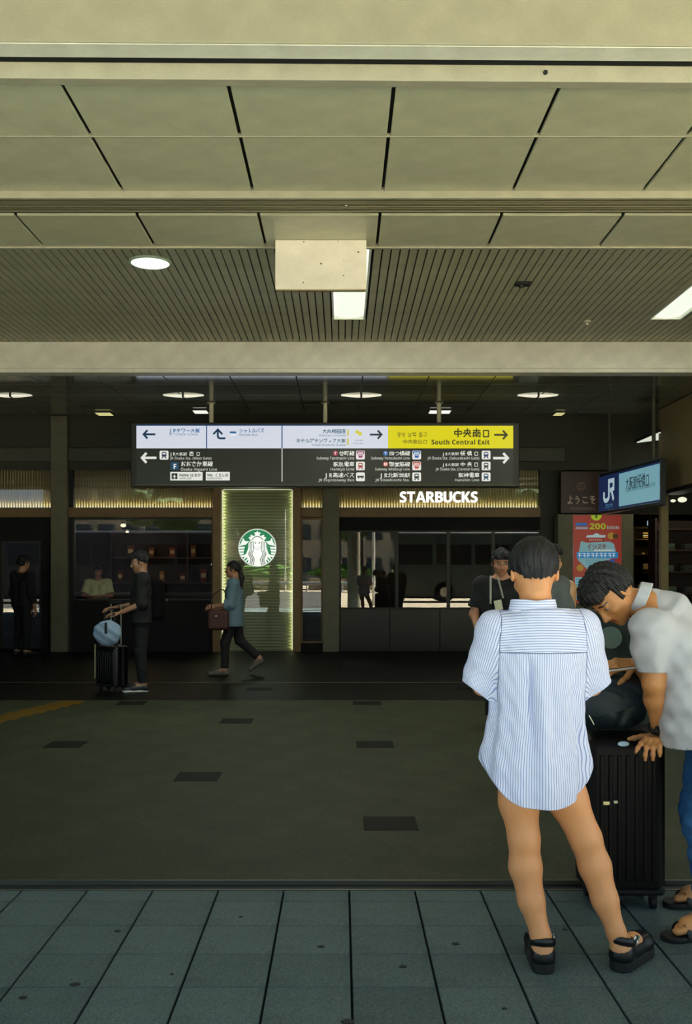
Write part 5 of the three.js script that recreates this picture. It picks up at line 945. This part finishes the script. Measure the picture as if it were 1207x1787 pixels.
  put('yoke', net((x, y, z) => Math.max(whole(x, y, z) - 0.0015, YK - y, y - 1.325, arm('L', x, y, z), arm('R', x, y, z)), [-0.24, YK - 0.01, -0.17], [0.24, 1.335, 0.17], 0.0048, { uv: (x, y, z) => [y * 1.0 + 0.10 * Math.abs(x) * Math.abs(x) * 4, x] }), striped, g);
  for (const k of ['L', 'R']) {
    const [a, b] = slv[k], ax = b.clone().sub(a).normalize(), n = slN[k], s = k === 'L' ? -1 : 1;
    put('sleeve', net((x, y, z) => Math.max(whole(x, y, z), -arm(k, x, y, z) + 0.0005, (x - b.x) * n.x + (y - b.y) * n.y, 0.98 - y), s < 0 ? [-0.36, 0.95, -0.16] : [0.12, 0.95, -0.16], s < 0 ? [-0.12, 1.33, 0.16] : [0.36, 1.33, 0.16], 0.0048, { uv: (x, y, z) => { const px = x - a.x, py = y - a.y, pz = z - a.z, t = px * ax.x + py * ax.y; const q = (px - ax.x * t) * s; return [Math.atan2(pz, q) * 0.072, y]; } }), striped, g);
  }
  const nx = w(931, 1060).x;
  put('collar', net((x, y, z) => { const t = (y - 1.30) / 0.05, a = 0.094 - 0.010 * t, b = 0.080 - 0.008 * t, k = Math.hypot((x - nx) / a, (z + 0.015) / b); const d = (k - 1) * b; return Math.max(d, -(d + 0.009), 1.30 - y, y - 1.346 - 0.03 * (z + 0.015) / b * 0.3 - 0.012 * Math.abs(x - nx) / a); }, [-0.13, 1.29, -0.12], [0.12, 1.37, 0.1], 0.0032, { uv: (x, y) => [y, x] }), striped, g);
  // shoes
  const leather = mat(0x0b0b0b, 0.38), rubber = mat(0x101010, 0.7), silver = mat(0xd0d4d0, 0.2, { metalness: 0.95 });
  [[legL[6], fL], [legR[6], fR]].forEach(([a, f], i) => {
    const side = V(-f.z, 0, f.x), q = new THREE.Quaternion().setFromRotationMatrix(new THREE.Matrix4().makeBasis(side.clone().negate(), V(0, 1, 0), f));
    const heel = new THREE.Vector3(a.x, 0, a.z).addScaledVector(f, -0.042);
    const shoe = put('shoe', net((x, y, z) => { let d = bone([V(0, 0.055, 0.045), V(0, 0.052, 0.20), 0.044, 0.047], x, y, z); d = smin(d, bone([V(0, 0.05, 0.044), V(0, 0.092, 0.046), 0.044, 0.041], x, y, z), 0.01); d = smin(d, ell(x, y, z, 0.004, 0.055, 0.205, 0.050, 0.042, 0.052), 0.02); d = Math.max(d, 0.034 - y); d = smax(d, -ell(x, y, z, 0, 0.118, 0.088, 0.036, 0.058, 0.068), 0.008); return smax(d, y - 0.090 + 0.12 * Math.max(0, 0.05 - z), 0.01); }, [-0.07, 0.02, -0.03], [0.07, 0.12, 0.28], 0.003), leather, g);
    shoe.position.copy(heel); shoe.quaternion.copy(q);
    put('sole', net((x, y, z) => { const hw = 0.043 + 0.012 * smooth(0.05, 0.19, z) - 0.006 * smooth(0.19, 0.26, z); const d = bone([V(0, 0, 0.043), V(0.002, 0, 0.212), 0.043, 0.050], x, 0, z); return smax(d, Math.abs(y - 0.020) - 0.0195, 0.006); }, [-0.07, -0.005, -0.02], [0.07, 0.05, 0.28], 0.0045), rubber, shoe);
    put('ankle_strap', new THREE.TorusGeometry(0.040, 0.0085, 8, 36).rotateX(Math.PI / 2 + 0.16).scale(1, 1.9, 1.12), leather, shoe, 0, 0.103, 0.052);
    const bk = put('buckle', new THREE.TorusGeometry(0.013, 0.0035, 6, 20).rotateY(Math.PI / 2).scale(1, 1.1, 1.2), silver, shoe, i ? -0.042 : -0.042, 0.108, 0.075);
    put('buckle', rbox(0.03, 0.006, 0.022, 0.002).rotateX(-0.5), silver, shoe, -0.02, 0.098, 0.125); put('buckle', rbox(0.022, 0.006, 0.016, 0.002).rotateX(-0.5), silver, shoe, -0.034, 0.104, 0.10);
  });
}
// ---- suitcase between the two, with a soft bag on top
{
  const D = 4.36, x0 = at(1026, 0, 4.22).x, x1 = at(1166, 0, 4.22).x, g = suitcase('suitcase', 'large black ribbed suitcase standing between the two people', (x0 + x1) / 2, -D, 0.0, x1 - x0, 0.745, 0.27, stone(0x0a0808, 0.5, 0.35), { bare: true });
  put('lock', rbox(0.03, 0.018, 0.012, 0.004), mat(0xd8c890, 0.3, { metalness: 0.7 }), g, -0.095, 0.47, 0.142); put('lock', rbox(0.02, 0.016, 0.01, 0.003), M.steel, g, -0.055, 0.475, 0.141);
  put('badge', net((x, y, z) => ell(x, y, z, 0, 0, 0, 0.026, 0.012, 0.006), [-0.03, -0.02, -0.01], [0.03, 0.02, 0.01], 0.003), mat(0xbcd8f0, 0.25), g, -0.018, 0.722, 0.13);
  const bp = at(1072, 1290, 4.40), b = thing('soft_bag', 'dark slate soft bag lying on the black suitcase', 'bag', bp.x, 0.752, -4.40);
  put('pouch', net((x, y, z) => { let d = ell(x, y, z, -0.01, 0.125, 0, 0.165, 0.125, 0.10); d = smin(d, ell(x, y, z, 0.05, 0.17, -0.01, 0.10, 0.10, 0.085), 0.05); d += 0.010 * Math.sin(x * 30 + y * 34) * Math.sin(y * 26 - z * 30) + 0.012 * Math.exp(-Math.pow((x - 0.03 - 0.4 * (y - 0.12)) / 0.02, 2)) * smooth(0.25, 0.1, y); return Math.max(d, 0.002 - y); }, [-0.22, -0.01, -0.14], [0.2, 0.32, 0.14], 0.008), mat(0x26323a, 0.55, { map: T.cloth }), b);
  put('flap', net((x, y, z) => { const d = ell(x, y, z, -0.01, 0.125, 0, 0.172, 0.132, 0.106); return Math.max(d, -(d + 0.008), 0.10 + 0.3 * x - y, -z); }, [-0.22, 0.02, -0.02], [0.2, 0.3, 0.14], 0.006), mat(0x2b3740, 0.6, { map: T.cloth }), b);
  put('zip_pull', rbox(0.006, 0.05, 0.005, 0.002).rotateZ(0.5), M.steel, b, -0.125, 0.06, 0.085);
  put('strap', new THREE.TubeGeometry(new THREE.CatmullRomCurve3([V(-0.12, 0.20, 0.02), V(-0.07, 0.29, 0.03), V(0.03, 0.305, 0.02), V(0.1, 0.25, 0.01)]), 24, 0.009, 8), M.black, b);
}
// ---- man bending over the suitcase, facing left
{
  const bx = 1.5, bz = -4.12, g = thing('person', 'person in light grey shirt and blue jeans bending over the suitcase', 'person', bx, 0, bz);
  const q = (px, py, d) => { const p = at(px, py, d); return V(p.x - bx, p.y, -d - bz); };
  const tone = [0.52, 0.225, 0.075];
  const shN = q(1140, 1094, 3.98), shF = q(1132, 1088, 4.30), elN = q(1140, 1192, 4.0), wrN = q(1148, 1270, 4.13), neck = q(1128, 1060, 4.14), hc = q(1066, 1038, 4.12), pel = q(1248, 1292, 4.12);
  const hipN = pel.clone().add(V(0.0, -0.02, 0.09)), hipF = pel.clone().add(V(0.02, -0.02, -0.09)), knN = q(1226, 1440, 4.0), knF = V(0.03, 0.43, -0.12), anN = q(1240, 1590, 3.95), anF = V(0.12, 0.09, -0.20);
  const fwd = V(-0.52, -0.80, 0.30).normalize(), up0 = V(-0.80, 0.56, 0.20);
  const HM = frameOf(fwd, up0).setPosition(hc);
  const elF = q(1135, 1182, 4.36), wrF = q(1108, 1158, 4.34);
  const bones = [[neck, hc.clone().addScaledVector(fwd, -0.02).addScaledVector(up0.clone().normalize(), -0.06), 0.062, 0.056], [neck, shN, 0.055, 0.05], [neck, shF, 0.055, 0.05], [neck, pel, 0.075, 0.10], [shN, pel.clone().add(V(0, 0, 0.06)), 0.05, 0.09], [shF, pel.clone().add(V(0, 0, -0.06)), 0.05, 0.09],
    [shN, elN, 0.052, 0.042], [elN, elN.clone().lerp(wrN, 0.35), 0.041, 0.042], [elN.clone().lerp(wrN, 0.35), wrN, 0.042, 0.028], [shF, elF, 0.05, 0.04], [elF, wrF, 0.04, 0.027], [hipN, knN, 0.085, 0.055], [knN, anN, 0.052, 0.038], [hipF, knF, 0.085, 0.055], [knF, anF, 0.052, 0.038]];
  // bare feet in sandals with toes
  const feet = [[anN, V(-0.97, 0, 0.22).normalize()], [anF, V(-0.99, 0, 0.1).normalize()]];
  const parts = [tint(meshBones(bones, 0.03, 0.0095), tone), headGeo(tone, 0.0038).applyMatrix4(HM)];
  feet.forEach(([a, f]) => {
    const s = V(-f.z, 0, f.x), base = a.clone().setY(0.055), tb = [[a, base.clone().addScaledVector(f, -0.02), 0.037, 0.034], [a, base.clone().addScaledVector(f, 0.09), 0.034, 0.034], [base.clone().addScaledVector(f, -0.02), base.clone().addScaledVector(f, 0.11).setY(0.05), 0.034, 0.036]];
    [-0.03, -0.013, 0.003, 0.018, 0.032].forEach((o, i) => { const st = base.clone().addScaledVector(f, 0.12 - 0.008 * Math.abs(i - 1)).addScaledVector(s, o).setY(0.045), en = st.clone().addScaledVector(f, 0.058 - 0.007 * i).setY(0.040); tb.push([st, en, i ? 0.0115 : 0.015, i ? 0.0095 : 0.0135]); });
    parts.push(tint(meshBones(tb, 0.012, 0.006), tone));
  });
  // near hand spread on the top edge of the suitcase, fingers hooked over its front
  parts.push(tint(meshBones(handBones(q(1150, 1281, 4.17), V(-0.42, -0.10, 0.62), V(-0.05, 1, 0.15), 1, { size: 1.02, curl: [0.30, 0.62, 0.68, 0.62], spread: 0.16, thumb: [0.30, 0.90, -0.10] }), 0.010, 0.0035), tone));
  parts.push(tint(meshBones(handBones(wrF, V(-0.95, -0.05, 0.12), V(0.05, 0.75, 0.65), -1, { size: 1.0, curl: [0.55, 0.6, 0.65, 0.7] }), 0.010, 0.0042), tone));
  put('body', merge(parts), skinMat, g);
  put('hair', net((x, y, z) => HAIR.short(x, y, z), [-0.12, -0.12, -0.15], [0.12, 0.16, 0.15], 0.0036).applyMatrix4(HM), hairMat, g);
  // shirt
  const grey = mat(0xcfcfd2, 0.85, { map: T.cloth }), hemC = q(1176, 1316, 4.0);
  const hang = [[neck.clone().add(V(0.06, -0.02, 0)), q(1195, 1130, 4.12), 0.085, 0.15], [shN.clone().add(V(0.02, -0.02, -0.02)), q(1192, 1140, 4.05), 0.085, 0.135], [shF, q(1190, 1140, 4.2), 0.085, 0.135], [q(1192, 1140, 4.05), q(1240, 1330, 4.05), 0.135, 0.165], [q(1190, 1140, 4.2), q(1240, 1330, 4.2), 0.135, 0.165], [q(1168, 1180, 4.08), q(1206, 1330, 4.06), 0.04, 0.085], [neck.clone().add(V(0.02, 0.0, 0)), q(1165, 1075, 4.12), 0.07, 0.105]];
  const sl = [shN.clone().add(V(-0.012, -0.005, 0)), q(1140, 1172, 4.0)];
  const folds = (x, y, z) => 0.003 * Math.sin(x * 70 + z * 40) * Math.sin(y * 55) + 0.008 * Math.sin(x * 24 - y * 42) * Math.sin(y * 23 + z * 18) + 0.010 * Math.exp(-Math.pow((y - 1.03 - 0.25 * x) / 0.014, 2)) * smooth(-0.3, 0.1, x) + 0.006 * Math.sin((x * 0.8 + y) * 36) * smooth(1.05, 0.85, y) * 0.8;
  const torso = flesh(hang, 0.05), sleeveF = (x, y, z) => bone([sl[0], sl[0].clone().lerp(sl[1], 0.45), 0.088, 0.080], x, y, z), sleeve2 = (x, y, z) => bone([sl[0].clone().lerp(sl[1], 0.45), sl[1].clone().add(V(0, -0.05, 0)), 0.076, 0.056], x, y, z);
  const hemY = (x) => hemC.y + 0.02 + 0.18 * (x - hemC.x);
  const slv2 = (x, y, z) => { const d = smin(sleeveF(x, y, z), sleeve2(x, y, z), 0.04) + 0.6 * folds(x, y, z) + 0.006 * Math.sin(x * 60 + y * 12) * smooth(1.25, 1.1, y), e = sl[1]; return Math.max(d, (e.y - y) + 0.02 * (x - e.x)); };
  put('shirt', net((x, y, z) => smin(Math.max(torso(x, y, z) + folds(x, y, z), hemY(x) - y), slv2(x, y, z), 0.022), [-0.45, 0.62, -0.36], [0.45, 1.5, 0.40], 0.0065), grey, g);
  const cd = neck.clone().sub(q(1165, 1075, 4.12)).normalize(), cc = q(1116, 1046, 4.13);
  put('collar', net((x, y, z) => { const px = x - cc.x, py = y - cc.y, pz = z - cc.z, t = px * cd.x + py * cd.y + pz * cd.z, rad = Math.hypot(px - cd.x * t, py - cd.y * t, pz - cd.z * t), R = 0.072 - 0.25 * t; const d = rad - R; return Math.max(Math.abs(d) - 0.005, Math.abs(t) - 0.024); }, [cc.x - 0.12, cc.y - 0.12, cc.z - 0.12], [cc.x + 0.12, cc.y + 0.12, cc.z + 0.12], 0.0042), mat(0xd2d6dc, 0.85, { map: T.cloth }), g);
  // jeans
  const jb = [[pel, hipN, 0.10, 0.10], [pel, hipF, 0.10, 0.10], [hipN, knN, 0.105, 0.074], [knN, anN.clone().add(V(0.0, 0.03, 0)), 0.074, 0.062, 1], [hipF, knF, 0.105, 0.074], [knF, anF.clone().add(V(0, 0.03, 0)), 0.074, 0.062, 1]];
  put('jeans', meshBones(jb, 0.03, 0.009, { mod: (d, x, y, z) => d + 0.006 * Math.sin(y * 75 + x * 30) * Math.sin(z * 26 + y * 20 + 1) * smooth(0.75, 0.5, y) }), mat(0x2c6fa8, 0.85, { map: T.denim }), g);
  // sandals
  feet.forEach(([a, f]) => {
    const ang = Math.atan2(f.x, f.z), heel = new THREE.Vector3(a.x, 0, a.z).addScaledVector(f, -0.06);
    const so = put('sandal', net((x, y, z) => smax(bone([V(0, 0, 0.04), V(0, 0, 0.225), 0.04, 0.053], x, 0, z), Math.abs(y - 0.012) - 0.0115, 0.005), [-0.07, -0.005, -0.02], [0.07, 0.04, 0.3], 0.006), mat(0x0c0b0a, 0.7), g); so.position.copy(heel); so.rotation.y = ang;
    for (const [z, t, h] of [[0.185, 0.15, 0.052], [0.145, 0.2, 0.060], [0.095, -0.1, 0.080]]) put('strap', new THREE.TorusGeometry(0.048, 0.008, 8, 24, Math.PI).scale(1, (h - 0.004) / 0.048, 2.2).rotateY(t), mat(0x0d0c0b, 0.5), so, 0, 0.016, z);
  });
  // watch
  const wd = wrN.clone().sub(elN).normalize(), wg = new THREE.TorusGeometry(0.033, 0.009, 8, 30).scale(1, 1, 1.6); wg.applyQuaternion(new THREE.Quaternion().setFromUnitVectors(V(0, 0, 1), wd)); const wp = wrN.clone().addScaledVector(wd, -0.004);
  const watch = thing('wrist_watch', 'black wrist band of the person bending over the suitcase', 'watch', bx + wp.x, wp.y, bz + wp.z); put('band', wg, mat(0x0a0a0a, 0.4), watch); put('dial', cyl(0.016, 0.017, 0.008, 24).rotateX(Math.PI / 2), mat(0x111214, 0.15), watch, -0.008, 0, 0.038);
  const ph = q(1076, 1167, 4.33), phone = thing('phone', 'thin white phone held over the soft bag', 'phone', bx + ph.x, ph.y, bz + ph.z, 0.15); put('case', rbox(0.145, 0.009, 0.07, 0.004, 2), mat(0xe4e4e0, 0.3), phone); put('screen', box(0.135, 0.002, 0.062), mat(0x111318, 0.1), phone, 0, 0.0055, 0); phone.rotation.z = 0.1;
}
// ---- third person in a dark green printed T-shirt behind the suitcase
{
  const p = at(1070, 1100, 4.78), f = figure({ label: 'person in dark green printed T-shirt behind the bending person', x: p.x, z: p.z, yaw: -0.15, H: 1.50, cell: 0.011, headCell: 0.005, top: cloth(0x16261c), bottom: cloth(0x121212), hair: 'short', tone: [0.40, 0.17, 0.09], look: [0, -0.45], j: { head: [0, 0.905, 0.04], elL: [0.14, 0.64, 0.02], wrL: [0.07, 0.63, 0.15], elR: [-0.14, 0.64, 0.02], wrR: [-0.07, 0.63, 0.15] } });
  const badge = new THREE.CylinderGeometry(0.052, 0.052, 0.004, 32).rotateX(Math.PI / 2 - 0.1); put('shirt_print', badge, mat(0x4c5d52, 0.8), f.g, -0.03, 1.15, 0.146);
}

// ================================================================
scene.traverse((o) => { if (o.isMesh) { o.castShadow = true; o.receiveShadow = true; } });
renderer.render(scene, camera);
